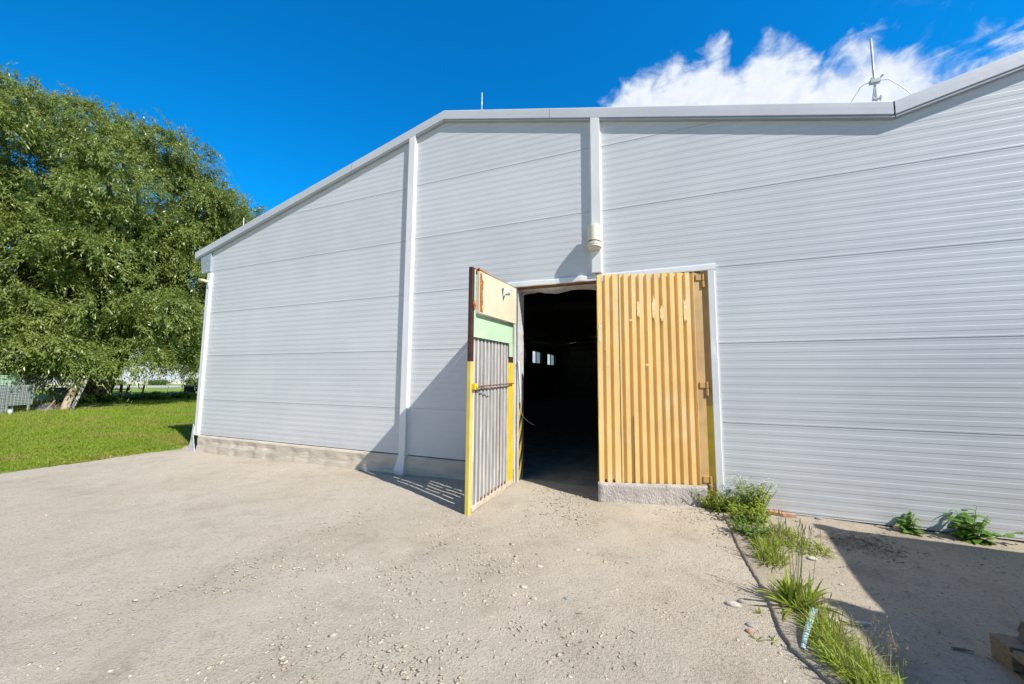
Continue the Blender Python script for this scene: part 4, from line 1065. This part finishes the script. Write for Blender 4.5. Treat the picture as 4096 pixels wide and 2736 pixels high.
# leaning log with stripped lower part
lg = Vector((-17.2, 3.35, -.16)); t = thing('log', 'thick leaning log with stripped pale lower end at the lawn edge', 'log', lg)
top_ = lg + LAT * .42 + DEP * 0.25 + Vector((0, 0, 1.55))
def lerp(a, b, k): return a + (b - a) * k
mb = MB(); mb.tube([lerp(lg, top_, k) + Vector((.012 * math.sin(9 * k), .02 * math.cos(7 * k), 0)) for k in (0, .15, .3, .47)], [.17, .155, .145, .135], 12); mb.build('stripped_end', m_logwood, t, True)
mb = MB(); mb.tube([lerp(lg, top_, k) + Vector((.012 * math.sin(9 * k), .02 * math.cos(7 * k), 0)) for k in (.45, .6, .8, 1.0)], [.142, .13, .12, .115], 12); mb.build('bark', m_log, t, True)
fr = Frame(lg + LAT * .42 + DEP * .1, (top_ - lg).normalized(), DEP, (0, 0, 1)); sd = (top_ - lg).normalized()
b = lg + LAT * .25 + DEP * .05; mb = MB(); w_ = LAT * .058
mb.prism([b - w_, b + w_, b + w_ + (top_ - lg) * .98, b - w_ + (top_ - lg) * .98], DEP * .07 + Vector((0, 0, .02))); o = mb.build('grey_board', m_greywood); tag(o, 'weathered grey board leaning right beside the log', 'board')
b = gp(-72.35, 27.2, -.14); mb = MB(); mb.tube([b, b + LAT * .26 + Vector((0, 0, .55))], [.03, .025], 8); o = mb.build('pole', m_log); tag(o, 'short yellowish pole leaning at the right end of the mesh fence', 'pole')
# brushwood heap, plastic, stone slab, bucket
bp = Vector((-18.0, 3.15, -.14)); t = thing('brush_pile', 'heap of brushwood and grey plastic sheeting left of the log', 'brush pile', bp)
mb = MB(); r_ = random.Random(9)
for k in range(90):
    a = bp + LAT * r_.uniform(-.3, .3) + DEP * r_.uniform(-.2, .4) + Vector((0, 0, r_.uniform(0, .12))); e = a + LAT * r_.uniform(-.2, .3) + DEP * r_.uniform(-.3, .3) + Vector((0, 0, r_.uniform(.0, .4)))
    mb.tube([a, (a + e) / 2 + Vector((0, 0, .03)), e], [.008, .006, .003], 4)
mb.build('twigs', m_log, t)
V = []; nn_ = 22
for i in range(nn_):
    for j in range(nn_):
        s_, d_ = -0.42 + .72 * i / (nn_ - 1), -.4 + 1.0 * j / (nn_ - 1); hgt = max(0, 0.40 * (1 - (abs(s_ + .06) / .36) ** 1.7)) * max(0, 1 - (abs(d_ - .1) / .52) ** 2)
        V.append(bp + LAT * s_ + DEP * d_ + Vector((0, 0, hgt + .07 * float(vnoise(np.array(i * .7), np.array(j * .7))))))
mb = MB(); mb.add(V, [(i * nn_ + j, i * nn_ + j + 1, (i + 1) * nn_ + j + 1, (i + 1) * nn_ + j) for i in range(nn_ - 1) for j in range(nn_ - 1)]); mb.build('plastic_sheet', m_plastic, t, True)
rb = gp(-75.9, 26.6, -.14)
def rock(name, loc, sx, sy, sz, mat, seed, sub=3):
    import bmesh
    bm = bmesh.new(); bmesh.ops.create_icosphere(bm, subdivisions=sub, radius=1.0); r2 = np.random.default_rng(seed); ph = r2.uniform(0, 6, 6)
    V = []; 
    for v in bm.verts:
        c = v.co.copy(); k = 1 + .14 * math.sin(2.3 * c.x + ph[0]) + .12 * math.sin(3.1 * c.y + ph[1]) + .12 * math.sin(2.7 * c.z + ph[2]) + .06 * math.sin(6 * c.x + 5 * c.y + ph[3])
        V.append((loc[0] + c.x * k * sx, loc[1] + c.y * k * sy, loc[2] + c.z * k * sz))
    fs = [tuple(v.index for v in f.verts) for f in bm.faces]; bm.free()
    return mesh_obj(name, V, fs, mat, None, True)
tag(rock('boulder', rb + Vector((0, 0, .16)), .45, .36, .24, m_bark, 3), 'dark flat boulder at the left edge of the lawn', 'boulder')
bk = gp(-74.35, 26.2, -.14); t = thing('bucket', 'small pale bucket between the boulder and the mesh fence', 'bucket', bk)
mb = MB(); mb.tube([bk, bk + Vector((0, 0, .25))], [.055, .07], 14); mb.build('shell', m_plaster, t, True); mb = MB(); mb.tube([bk + Vector((0, 0, .245)), bk + Vector((0, 0, .265))], [.076, .076], 14); mb.build('rim', m_plaster, t)
# dead branches on the lawn below the trunk
mb = MB(); r_ = random.Random(4)
for k in range(40):
    a = gp(r_.uniform(-70.2, -67.2), r_.uniform(27.5, 32), -.1); e = a + Vector((r_.uniform(-.5, .5), r_.uniform(-.4, .4), r_.uniform(0, .2))); mb.tube([a, (a + e) / 2 + Vector((0, 0, .04)), e], [.012, .009, .004], 4)
o = mb.build('dead_branches', m_logwood); tag(o, 'scattered dead branches on the grass below the willow trunk', 'branches', kind='stuff')

# ------------------------------------------------------------------ weeds and grass along the slab edge
class Plant:
    def __init__(s, seed): s.r = np.random.default_rng(seed); s.V = []; s.F = []; s.n = 0

    def blade(s, b, d, L, w, droop=.5, seg=4, fold=0.0):
        d = np.array(d, float); d /= np.linalg.norm(d); side = np.cross(d, [0, 0, 1.0]); ln = np.linalg.norm(side)
        side = np.array([1., 0, 0]) if ln < 1e-3 else side / ln
        if fold: a = s.r.uniform(-fold, fold); up = np.cross(side, d); side = side * math.cos(a) + up * math.sin(a)
        p = np.array(b, float); base = s.n; st = L / seg
        for i in range(seg + 1):
            k = i / seg; ww = w * (math.sin(math.pi * min(1, .18 + .82 * k)) ** .8 if k < 1 else .04)
            s.V += [p - side * ww / 2, p + side * ww / 2]; d = d + np.array([0, 0, -droop / seg]); d /= np.linalg.norm(d); p = p + d * st
        for i in range(seg): s.F.append((base + 2 * i, base + 2 * i + 1, base + 2 * i + 3, base + 2 * i + 2))
        s.n = len(s.V)

    def obj(s, name, mat, parent=None): return mesh_obj(name, np.array(s.V), np.array(s.F), mat, parent)


def rdir(r, up=0.6): a = r.uniform(0, 2 * math.pi); return np.array([math.cos(a), math.sin(a), up])


def tuft(name, label, loc, rad, n, L, w, up=(0.5, 1.6), droop=.7, stalks=0, sl=(.4, .6), mat=None, group=None, cat='weed', seed=1, dryn=0, heads=True):
    t = thing(name, label, cat, loc, group); p = Plant(seed); r = p.r; loc = np.array(loc)
    for k in range(n):
        q = r.uniform(0, 1) ** .6 * rad; a = r.uniform(0, 6.28); b = loc + np.array([math.cos(a) * q, math.sin(a) * q, 0.0]); d = rdir(r, r.uniform(*up)) + np.array([math.cos(a), math.sin(a), 0]) * .7
        p.blade(b, d, L * r.uniform(.5, 1.1), w * r.uniform(.7, 1.2), droop * r.uniform(.4, 1.3), 4, .6)
    p.obj('leaves', mat or m_weed, t)
    if dryn:
        p2 = Plant(seed + 5)
        for k in range(dryn): q = p2.r.uniform(0, 1) * rad; a = p2.r.uniform(0, 6.28); p2.blade(loc + np.array([math.cos(a) * q, math.sin(a) * q, 0]), rdir(p2.r, p2.r.uniform(.3, 1.5)), L * p2.r.uniform(.5, 1.0), w * .5, .6, 3)
        p2.obj('dry_blades', m_straw, t)
    if stalks:
        mb = MB()
        for k in range(stalks):
            q = r.uniform(0, 1) * rad * .8; a = r.uniform(0, 6.28); b = Vector(loc + np.array([math.cos(a) * q, math.sin(a) * q, 0])); H = r.uniform(*sl); lx_, ly_ = r.normal(0, .05), r.normal(0, .05)
            e = b + Vector((lx_, ly_, H)); mb.tube([b, (b + e) / 2 + Vector((lx_ * .2, 0, 0)), e], [.0019, .0015, .0012], 4)
            if heads: mb.tube([e, e + Vector((lx_ * .1, 0, .02)), e + Vector((lx_ * .15, 0, .045))], [.0018, .0036, .001], 5)
        mb.build('stalks', m_stalk, t)
    return t


def leafy(name, label, loc, nst, H, leafL, leafW, spread=.5, mat=None, group=None, seed=1, flowers=0, per=14, bare=0.0, extra=None):
    t = thing(name, label, 'weed', loc, group); p = Plant(seed); r = p.r; mb = MB(); loc = Vector(loc); fl = MB()
    for k in range(nst):
        a = r.uniform(0, 6.28); d = Vector((math.cos(a) * r.uniform(.1, spread), math.sin(a) * r.uniform(.1, spread), 1)); h = H * r.uniform(.55, 1.05); b = loc + Vector((math.cos(a) * .05 * r.random() * 4 * spread, math.sin(a) * .04 * r.random() * 4 * spread, 0))
        if extra and k < len(extra): d = Vector(extra[k][0]); h = extra[k][1]
        pts = [b + d * h * q + Vector((d.x * h * q * q * .25, d.y * h * q * q * .25, -.12 * h * q * q)) for q in np.linspace(0, 1, 7)]
        mb.tube(pts, [.0045, .004, .0036, .003, .0026, .002, .0014], 5)
        for j in range(per):
            q = bare + (1 - bare) * (j + r.random()) / per; i = min(5, int(q * 6)); P_ = pts[i].lerp(pts[i + 1], q * 6 - i); sc = (1.15 - .65 * q)
            dd = rdir(r, r.uniform(.0, .5)); p.blade(P_, dd, leafL * sc * r.uniform(.7, 1.2), leafW * sc * r.uniform(.8, 1.2), .7, 4, .5)
        if flowers:
            for j in range(flowers):
                c = pts[-1] + Vector((r.normal(0, .02), r.normal(0, .02), r.normal(0, .02)))
                for m_ in range(5): q = m_ * 1.2566 + r.random(); fl.add([c, c + Vector((math.cos(q) * .006, math.sin(q) * .006, .002)), c + Vector((math.cos(q + .5) * .009, math.sin(q + .5) * .009, .003)), c + Vector((math.cos(q + 1) * .006, math.sin(q + 1) * .006, .002))], [(0, 1, 2, 3)])
    mb.build('stems', m_stalk, t); p.obj('leaves', mat or m_weed, t)
    if flowers: fl.build('flowers', m_flower, t)
    return t


zs_ = zslab
G1 = 'weeds by the door post'
leafy('weed', 'fine yellowish green weed at the foot of the yellow door post', (9.50, -0.12, zs_(9.5, -.12) - .03), 34, .26, .05, .019, .75, m_weed, G1, 11, 0, 16)
leafy('weed', 'tallest bright green weed with white flowers against the white wall', (9.92, -0.14, zs_(9.92, -.14)), 30, .47, .075, .024, .42, m_weed, G1, 12, 5, 20)
leafy('weed', 'bushy light green weed just right of the white door flashing', (9.66, -0.16, zs_(9.66, -.16)), 24, .33, .06, .021, .55, m_weed, G1, 13, 2, 18)
leafy('weed', 'dense leafy weed lying over the slab in front of the flowering weed', (9.82, -0.40, zs_(9.82, -.4)), 28, .26, .08, .028, .8, m_weed, G1, 14, 0, 14)
leafy('weed', 'small low weed in the slab crack below the flowering weed', (9.80, -0.72, zs_(9.80, -.72)), 26, .19, .06, .020, .9, m_weedd, G1, 15, 0, 12)
leafy('leafy_plant', 'small dark green leafy plant beside a pale stone at the wall', (11.30, -0.09, zs_(11.30, -.09)), 7, .24, .10, .058, .35, m_weedd, 'leafy plants at the wall foot', 16, 0, 9)
leafy('leafy_plant', 'larger dark green leafy plant with one long shoot along the wall', (11.80, -0.13, zs_(11.80, -.13)), 15, .34, .115, .066, .42, m_weedd, 'leafy plants at the wall foot', 17, 0, 11, extra=[((1.0, -.05, .62), .42), ((.1, 0, 1), .40)])
G2 = 'grass tufts along the slab edge'
tuft('plantain', 'big tuft of broad upright leaves with tall thin seed stalks', (9.87, -1.98, zs_(9.87, -1.98)), .085, 95, .25, .024, (.55, 2.4), .75, 16, (.36, .56), m_weed, G2, 'weed', 21, 20)
tuft('grass_tuft', 'mixed green and straw tuft spreading right over the slab', (10.05, -0.72, zs_(10.05, -.72)), .17, 150, .15, .011, (.5, 2.2), .8, 9, (.16, .26), m_weed, G2, 'grass', 22, 70)
tuft('grass_tuft', 'low wide green tuft at the right tip of the spreading weeds', (10.24, -0.90, zs_(10.24, -.9)), .16, 130, .11, .013, (.3, 1.4), .8, 12, (.14, .24), m_weed, G2, 'grass', 23, 30)
tuft('grass_tuft', 'narrow tuft of thin grass between door weeds and the big tuft', (9.86, -1.28, zs_(9.86, -1.28)), .11, 150, .17, .009, (.6, 2.5), .7, 14, (.2, .34), m_weed, G2, 'grass', 24, 40)
tuft('grass_tuft', 'dense fine grass tuft in the crack above the narrow tuft', (9.87, -1.0, zs_(9.87, -1.0)), .11, 160, .13, .011, (.5, 2.2), .7, 8, (.16, .3), m_weed, G2, 'grass', 25, 30)
tuft('grass_tuft', 'sprawling dry grass between the big tuft and the blue strip', (9.95, -2.14, zs_(9.95, -2.14)), .10, 150, .16, .007, (.3, 1.8), .9, 10, (.1, .2), m_weed, G2, 'grass', 26, 90)
tuft('grass_tuft', 'thick yellow green grass beside the blue strip', (9.94, -2.36, zs_(9.94, -2.36)), .10, 230, .17, .007, (.5, 2.2), .8, 8, (.12, .2), m_weed, G2, 'grass', 27, 60)
tuft('grass_tuft', 'thick yellow green grass at the lower edge of the photo', (9.97, -2.62, zs_(9.97, -2.62)), .12, 280, .18, .007, (.5, 2.2), .8, 10, (.14, .22), m_weed, G2, 'grass', 28, 60)
tuft('grass_tuft', 'front grass tuft cut off by the bottom of the photo', (10.03, -2.86, zs_(10.03, -2.86)), .13, 260, .18, .007, (.5, 2.2), .8, 8, (.14, .22), m_weed, G2, 'grass', 29, 50)
for i, (x, y, lab) in enumerate(((9.53, -2.50, 'tiny sprout of two leaves in the gravel left of the slab crack'), (9.62, -2.48, 'small sprout of five narrow leaves near the slab crack'), (9.60, -2.17, 'tiny low sprout in the gravel left of the big tuft'))):
    z = float(zyard(np.array(x), np.array(y))); tuft('sprout', lab, (x, y, z), .012, 6 + i, .07, .010, (.3, 1.3), .6, 0, mat=m_weed, group='sprouts in the gravel', seed=40 + i)
p = Plant(77); mb = MB(); t = thing('dry_grass_stalks', 'sparse dry reddish grass stalks right of the front grass', 'grass', (10.17, -2.42, zs_(10.17, -2.42)))
for k in range(34):
    x, y = 10.14 + p.r.normal(0, .07), -2.42 + p.r.normal(0, .14); b = Vector((x, y, zs_(x, y))); e = b + Vector((p.r.normal(.02, .05), p.r.normal(0, .05), p.r.uniform(.08, .22))); mb.tube([b, (b + e) / 2, e], [.0014, .0011, .0008], 3)
    for j in range(5): q = e.lerp(b, p.r.uniform(0, .4)); p.blade(q, rdir(p.r, .3), .012, .004, .3, 2)
mb.build('stalks', m_straw, t); p.obj('seed_heads', m_straw, t)

# ------------------------------------------------------------------ loose things on the ground
st = Vector((9.765, -2.535, zs_(9.765, -2.535) + .012)); en = Vector((9.942, -2.112, zs_(9.94, -2.11) + .075)); w0 = Vector((.0105, -.0045, 0)); V = []; mb = MB()
for k in np.linspace(0, 1, 14):
    c = st.lerp(en, k) + Vector((0, 0, .012 * math.sin(k * 5))); w_ = w0 * (1 + .9 * k); V += [c - w_, c - w_ * .3 + Vector((0, 0, .005)), c + w_, c + w_ + Vector((0, 0, -.004)), c - w_ + Vector((0, 0, -.004))]
mb.add(V, [(i * 5 + j, i * 5 + (j + 1) % 5, (i + 1) * 5 + (j + 1) % 5, (i + 1) * 5 + j) for i in range(13) for j in range(5)] + [(4, 3, 2, 1, 0), (65, 66, 67, 68, 69)])
o = mb.build('plastic_strip', m_bluestrip); tag(o, 'faded light blue plastic strip lying on the grass at the slab edge', 'strip')
mb = MB(); c = Vector((10.20, -0.07, zs_(10.2, -.07))); fr = Frame(c, (.96, -.15, 0), (.15, .96, 0)); mb.prism([fr(-.13, -.04, .0), fr(.02, -.05, .0), fr(.15, -.015, 0), fr(.07, .03, .0), fr(-.11, .04, 0)], (0, 0, .035)); o = mb.build('broken_tile', m_brick, bevel=.004); tag(o, 'flat broken reddish tile lying by the wall right of the weeds', 'tile')

STONES = [  # x, y, size, kind, label, on slab
    (9.44, -2.12, .035, 'w', 'pale angular stone next to the slab crack', 0), (9.50, -2.05, .022, 'g', 'small grey stone behind the pale angular stone', 0),
    (9.51, -2.35, .022, 'g', 'rounded bluish grey stone above a red brick chip', 0), (9.495, -2.43, .020, 'b', 'red brick chip in the gravel near the two sprouts', 0),
    (10.20, -2.09, .028, 'w', 'white stone at the edge of the shadow', 1), (10.25, -2.07, .018, 'w', 'smaller white stone just right of another in the shadow edge', 1),
    (10.20, -1.12, .028, 'w', 'white stone below the wide green tuft', 1), (10.29, -1.50, .013, 'w', 'tiny pale stone alone on the sunny slab', 1),
    (10.56, -0.05, .030, 'g', 'dark grey lump at the wall foot between tile and plants', 1), (11.26, -0.07, .05, 't', 'tan stone at the wall touching the small leafy plant', 1),
    (10.03, -2.11, .035, 'w', 'chalk white stone right of the blue strip end', 1), (9.57, -1.77, .011, 'b', 'tiny orange brick chip on the gravel beside the slab edge', 0)]


def yard_pt(px, py):
    """ground point seen at fraction (px,py) of the photo, for stones whose place was read off it"""
    pass


mm = {'w': m_stone_w, 'g': m_stone_g, 't': m_stone_t, 'b': m_brick}
for i, (x, y, s, k, lab, sl_) in enumerate(STONES):
    z = zs_(x, y) if sl_ else float(zyard(np.array(x), np.array(y)))
    r_ = random.Random(i); o = rock('stone', (x, y, z + s * .35), s * r_.uniform(1.0, 1.4), s * r_.uniform(.7, 1.0), s * r_.uniform(.55, .75), mm[k], 100 + i, 2)
    tag(o, lab, 'stone', 'loose stones on the ground')
YST = [(8.05, -2.62, .030, 't', 'largest tan stone lying in the middle of the pale gravel'), (7.92, -2.50, .026, 'w', 'pale rounded stone left of the largest tan stone'), (8.28, -2.53, .028, 'g', 'grey stone right of the largest tan stone'),
       (7.70, -2.12, .020, 'w', 'white oval pebble on smooth gravel left of the bare patch'), (7.93, -2.12, .024, 'w', 'pale stone at the left rim of the bare patch'), (8.62, -2.25, .020, 'w', 'bright white pebble alone right of the bare patch'),
       (8.67, -1.62, .022, 'g', 'dark bluish pebble alone on the gravel before the right door'), (8.28, -1.70, .026, 'g', 'grey stone above the bare patch'), (8.17, -1.66, .028, 'w', 'pale stone beside the grey one above the bare patch'),
       (8.30, -2.27, .018, 'w', 'small white pebble at the right rim of the bare patch')]
for i, (x, y, s, k, lab) in enumerate(YST):
    z = float(zyard(np.array(x), np.array(y))); r_ = random.Random(i + 60); o = rock('stone', (x, y, z + s * .12), s * .85 * r_.uniform(1.0, 1.5), s * .85 * r_.uniform(.7, 1.0), s * .5, mm[k], 140 + i, 2); tag(o, lab, 'stone', 'loose stones on the ground')


def scatter(name, label, cat, n, xr, yr, smin, smax, zf, mat, dens, flat=.6, pw=3.0):
    x = rng.uniform(*xr, n); y = rng.uniform(*yr, n); k = dens(x, y) > rng.random(n); x, y = x[k], y[k]; n = len(x)
    s = smin + (smax - smin) * rng.random(n) ** pw
    z = zf(x, y) + s * .02
    ico = np.array([(0, 0, 1), (.9, 0, .3), (.28, .85, .3), (-.72, .52, .35), (-.72, -.52, .3), (.28, -.85, .35), (0, 0, -1)], float)
    fa = np.array([(0, 1, 2), (0, 2, 3), (0, 3, 4), (0, 4, 5), (0, 5, 1), (6, 2, 1), (6, 3, 2), (6, 4, 3), (6, 5, 4), (6, 1, 5)])
    a = rng.uniform(0, 6.28, n); V = ico[None] * rng.uniform(.65, 1.25, (n, 7, 1)) * np.stack([s * rng.uniform(.8, 1.5, n), s * rng.uniform(.6, 1.0, n), s * flat * rng.uniform(.6, 1.1, n)], -1)[:, None]
    c, d = np.cos(a)[:, None], np.sin(a)[:, None]; V = np.stack([V[..., 0] * c - V[..., 1] * d, V[..., 0] * d + V[..., 1] * c, V[..., 2]], -1) + np.stack([x, y, z], -1)[:, None]
    Fq = (np.arange(n)[:, None, None] * 7 + fa[None]).reshape(-1, 3)
    o = mesh_obj(name, V.reshape(-1, 3), Fq, mat); return tag(o, label, cat, kind='stuff')


def d_yard(x, y):
    band = np.clip((x - 5.6 - 0.25 * y) / 1.6, 0.04, 1)     # the yard left of the door is smooth, the drive to the right is stony
    bare = 1 - .85 * np.exp(-(((x - 8.15) / .22) ** 2 + ((y + 2.15) / .35) ** 2))
    return band * bare * (.35 + .65 * (vnoise(x * 1.5, y * 1.5) > -.1)) * (x < edge_x(y))


zy2 = lambda x, y: zyard(x, y)
scatter('gravel', 'scattered small pebbles over the dusty drive', 'gravel', 46000, (2.0, 9.75), (-4.6, 0.0), .0035, .019, zy2, m_peb, d_yard, .5, pw=5)
scatter('gravel_stones', 'scattered half-buried pale stones in the middle of the drive', 'stones', 550, (5.8, 9.6), (-4.3, -0.3), .008, .032, zy2, m_peb, lambda x, y: d_yard(x, y) * (.12 + .9 * np.exp(-(((x - 7.75 - .25 * (y + 2)) / .45) ** 2))), .45, pw=2.6)
zs2 = lambda x, y: zyard(x, y) + .014 + np.clip(-y, 0, 1) * .008
scatter('slab_grit', 'grit and small stone chips on the concrete slab', 'grit', 7000, (9.7, 13), (-3.6, 0.0), .003, .013, zs2, m_peb, lambda x, y: (x > edge_x(y) + .03) * (.15 + .85 * np.exp(y / .35) + .4 * (vnoise(x * 3, y * 3) > .12)), .4, 3.5)
# bark crumbs and twigs on the slab and drive
n = 900; x = np.concatenate([rng.normal(10.75, .18, 500), rng.uniform(8.2, 12, 400)]); y = np.concatenate([rng.normal(-.62, .14, 500), rng.uniform(-3, -.05, 400)]); k = y < -.04; x, y = x[k], y[k]
z = np.where(x > edge_x(y), zs2(x, y), zy2(x, y)) + .004
a = rng.uniform(0, 6.28, len(x)); L_ = rng.uniform(.006, .032, len(x)); w_ = rng.uniform(.0015, .005, len(x)); u_ = np.stack([np.cos(a), np.sin(a), rng.normal(0, .15, len(x))], -1); s_ = np.stack([-np.sin(a), np.cos(a), rng.normal(0, .3, len(x))], -1); c = np.stack([x, y, z], -1); up = np.array([0, 0, 1.0])
V = np.stack([c - u_ * L_[:, None], c + s_ * w_[:, None], c + u_ * L_[:, None], c - s_ * w_[:, None], c + up * w_[:, None]], 1).reshape(-1, 3); i = np.arange(len(x))[:, None, None] * 5
Fq = (i + np.array([[0, 1, 4], [1, 2, 4], [2, 3, 4], [3, 0, 4]])[None]).reshape(-1, 3); tag(mesh_obj('bark_litter', V, Fq, m_litter), 'dark bark crumbs and twig bits on the shaded slab', 'litter', kind='stuff')

# pallet with dark beams, lower right corner of the photo
PX, PY = 10.795, -2.17; zf_ = zs_(11.0, -2.3)
t = thing('pallet', 'worn wooden pallet in the shadow at the lower right corner', 'pallet', (PX + .4, PY - .4, zf_))
fr = Frame((PX, PY, zf_), (0.06, -1, 0), (1, 0.06, 0))     # u runs towards the camera, v to the right
for k in range(3): mb = MB(); v = (0, .51, 1.02)[k]; [mb.box(u, u + .145, v, v + .1, .022, .100, fr=fr) for u in (0, .3275, .655)]; mb.each('block', m_wood, t, bevel=.004)
for v in (0, .51, 1.02): mb = MB(); mb.box(0, .8, v, v + .1, 0, .021, fr=fr); mb.build('bottom_board', m_wood, t)
for v in (0, .53, 1.055): mb = MB(); mb.box(0, .8, v - .0, v + .145, .101, .122, fr=fr); mb.build('stringer_board', m_wood, t)
for u in (0, .165, .33, .495, .66): mb = MB(); mb.box(u, u + .14, -.002, 1.2, .1225, .145, fr=fr); mb.build('deck_board', m_wood, t, bevel=.003)
for i, (u0_, v0_, rot_, L__, lab) in enumerate(((.07, .10, -.05, 1.0, 'nearer dark plastic beam lying across the pallet'), (-.03, .17, .03, 1.0, 'dark beam lying along the far side of the pallet'))):
    b = fr(u0_, v0_, .1455); f2 = Frame(b, (math.cos(rot_), math.sin(rot_), 0), (-math.sin(rot_), math.cos(rot_), 0)); mb = MB()
    mb.prism([f2(0, .045, 0), f2(0, -.045, 0), f2(0.0, -.04, .05), f2(0.03, .0, .075), f2(.02, .04, .06)], f2.u * L__); o = mb.build('beam', simple('beam_paint_' + 'ab'[i], ((.05, .06, .10), (.03, .032, .036))[i], .4), bevel=.004); tag(o, lab, 'beam', 'beams on the pallet')
b = Vector((10.62, -2.17, zs_(10.62, -2.17) + .012)); mb = MB(); mb.tube([b, b + Vector((.05, .008, 0)), b + Vector((.10, .0, .002))], [.008, .0075, .004], 7); o = mb.build('stick', m_wood); tag(o, 'short round stick on the shaded slab left of the pallet', 'stick')

# ------------------------------------------------------------------ boxes added right of the view, shaped to throw the shadow on the slab
def container(label, x0, x1, y0, y1, h):
    z0 = -.12; t = thing('standin_container', label, 'container', ((x0 + x1) / 2, (y0 + y1) / 2, z0)); mb = MB()
    def side(p, q):
        p, q = Vector(p), Vector(q); L = (q - p).length; u = (q - p) / L; n_ = Vector((u.y, -u.x, 0)); pr = []; a = .08
        while a < L - .2: pr += [(a, 0), (a + .03, -.03), (a + .11, -.03), (a + .14, 0)]; a += .22
        pr = [(0, 0)] + pr + [(L, 0)]; V = [p + u * s + n_ * d + Vector((0, 0, z)) for z in (.12, h - .1) for s, d in pr]; m_ = len(pr); mb.add(V, [(i, i + 1, m_ + i + 1, m_ + i) for i in range(m_ - 1)])
    c = [(x0, y0, z0), (x1, y0, z0), (x1, y1, z0), (x0, y1, z0)]
    for i in range(4): side(c[i], c[(i + 1) % 4])
    mb.build('wall', m_container, t); mb = MB(); mb.box(x0, x1, y0, y1, z0 + h - .1, z0 + h); mb.build('roof', m_container, t); mb = MB(); mb.box(x0, x1, y0, y1, z0 + .02, z0 + .12); mb.build('floor', m_container, t)
    for x in (x0, x1):
        for y in (y0, y1): mb = MB(); mb.box(x - .06, x + .06, y - .06, y + .06, z0, z0 + h + .005); mb.build('corner_post', m_container, t)
    return t


H1 = 2.20; sh = (H1 - .07) / 1.035; container('low unseen container added beside the hall wall to cast the slab shadow', 10.50 + sh, 10.50 + sh + 3.2, -3.0, -0.29 - .42 * sh, H1)
H2 = 2.56; sh2 = (H2 - .07) / 1.035; container('taller unseen container added behind the low one to cast the slab shadow', 10.23 + sh2, 10.23 + sh2 + 2.6, -6.9, -1.86 - .42 * sh2, H2)
b = Vector((10.23 + sh2 + .02, -2.16 - .42 * sh2, -.12 + H2)); mb = MB(); mb.tube([b - Vector((0, 0, .4)), b + Vector((0, 0, .20))], .022, 8); o = mb.build('stake', m_wood); tag(o, 'short stake standing up at the edge of the taller container', 'stake')
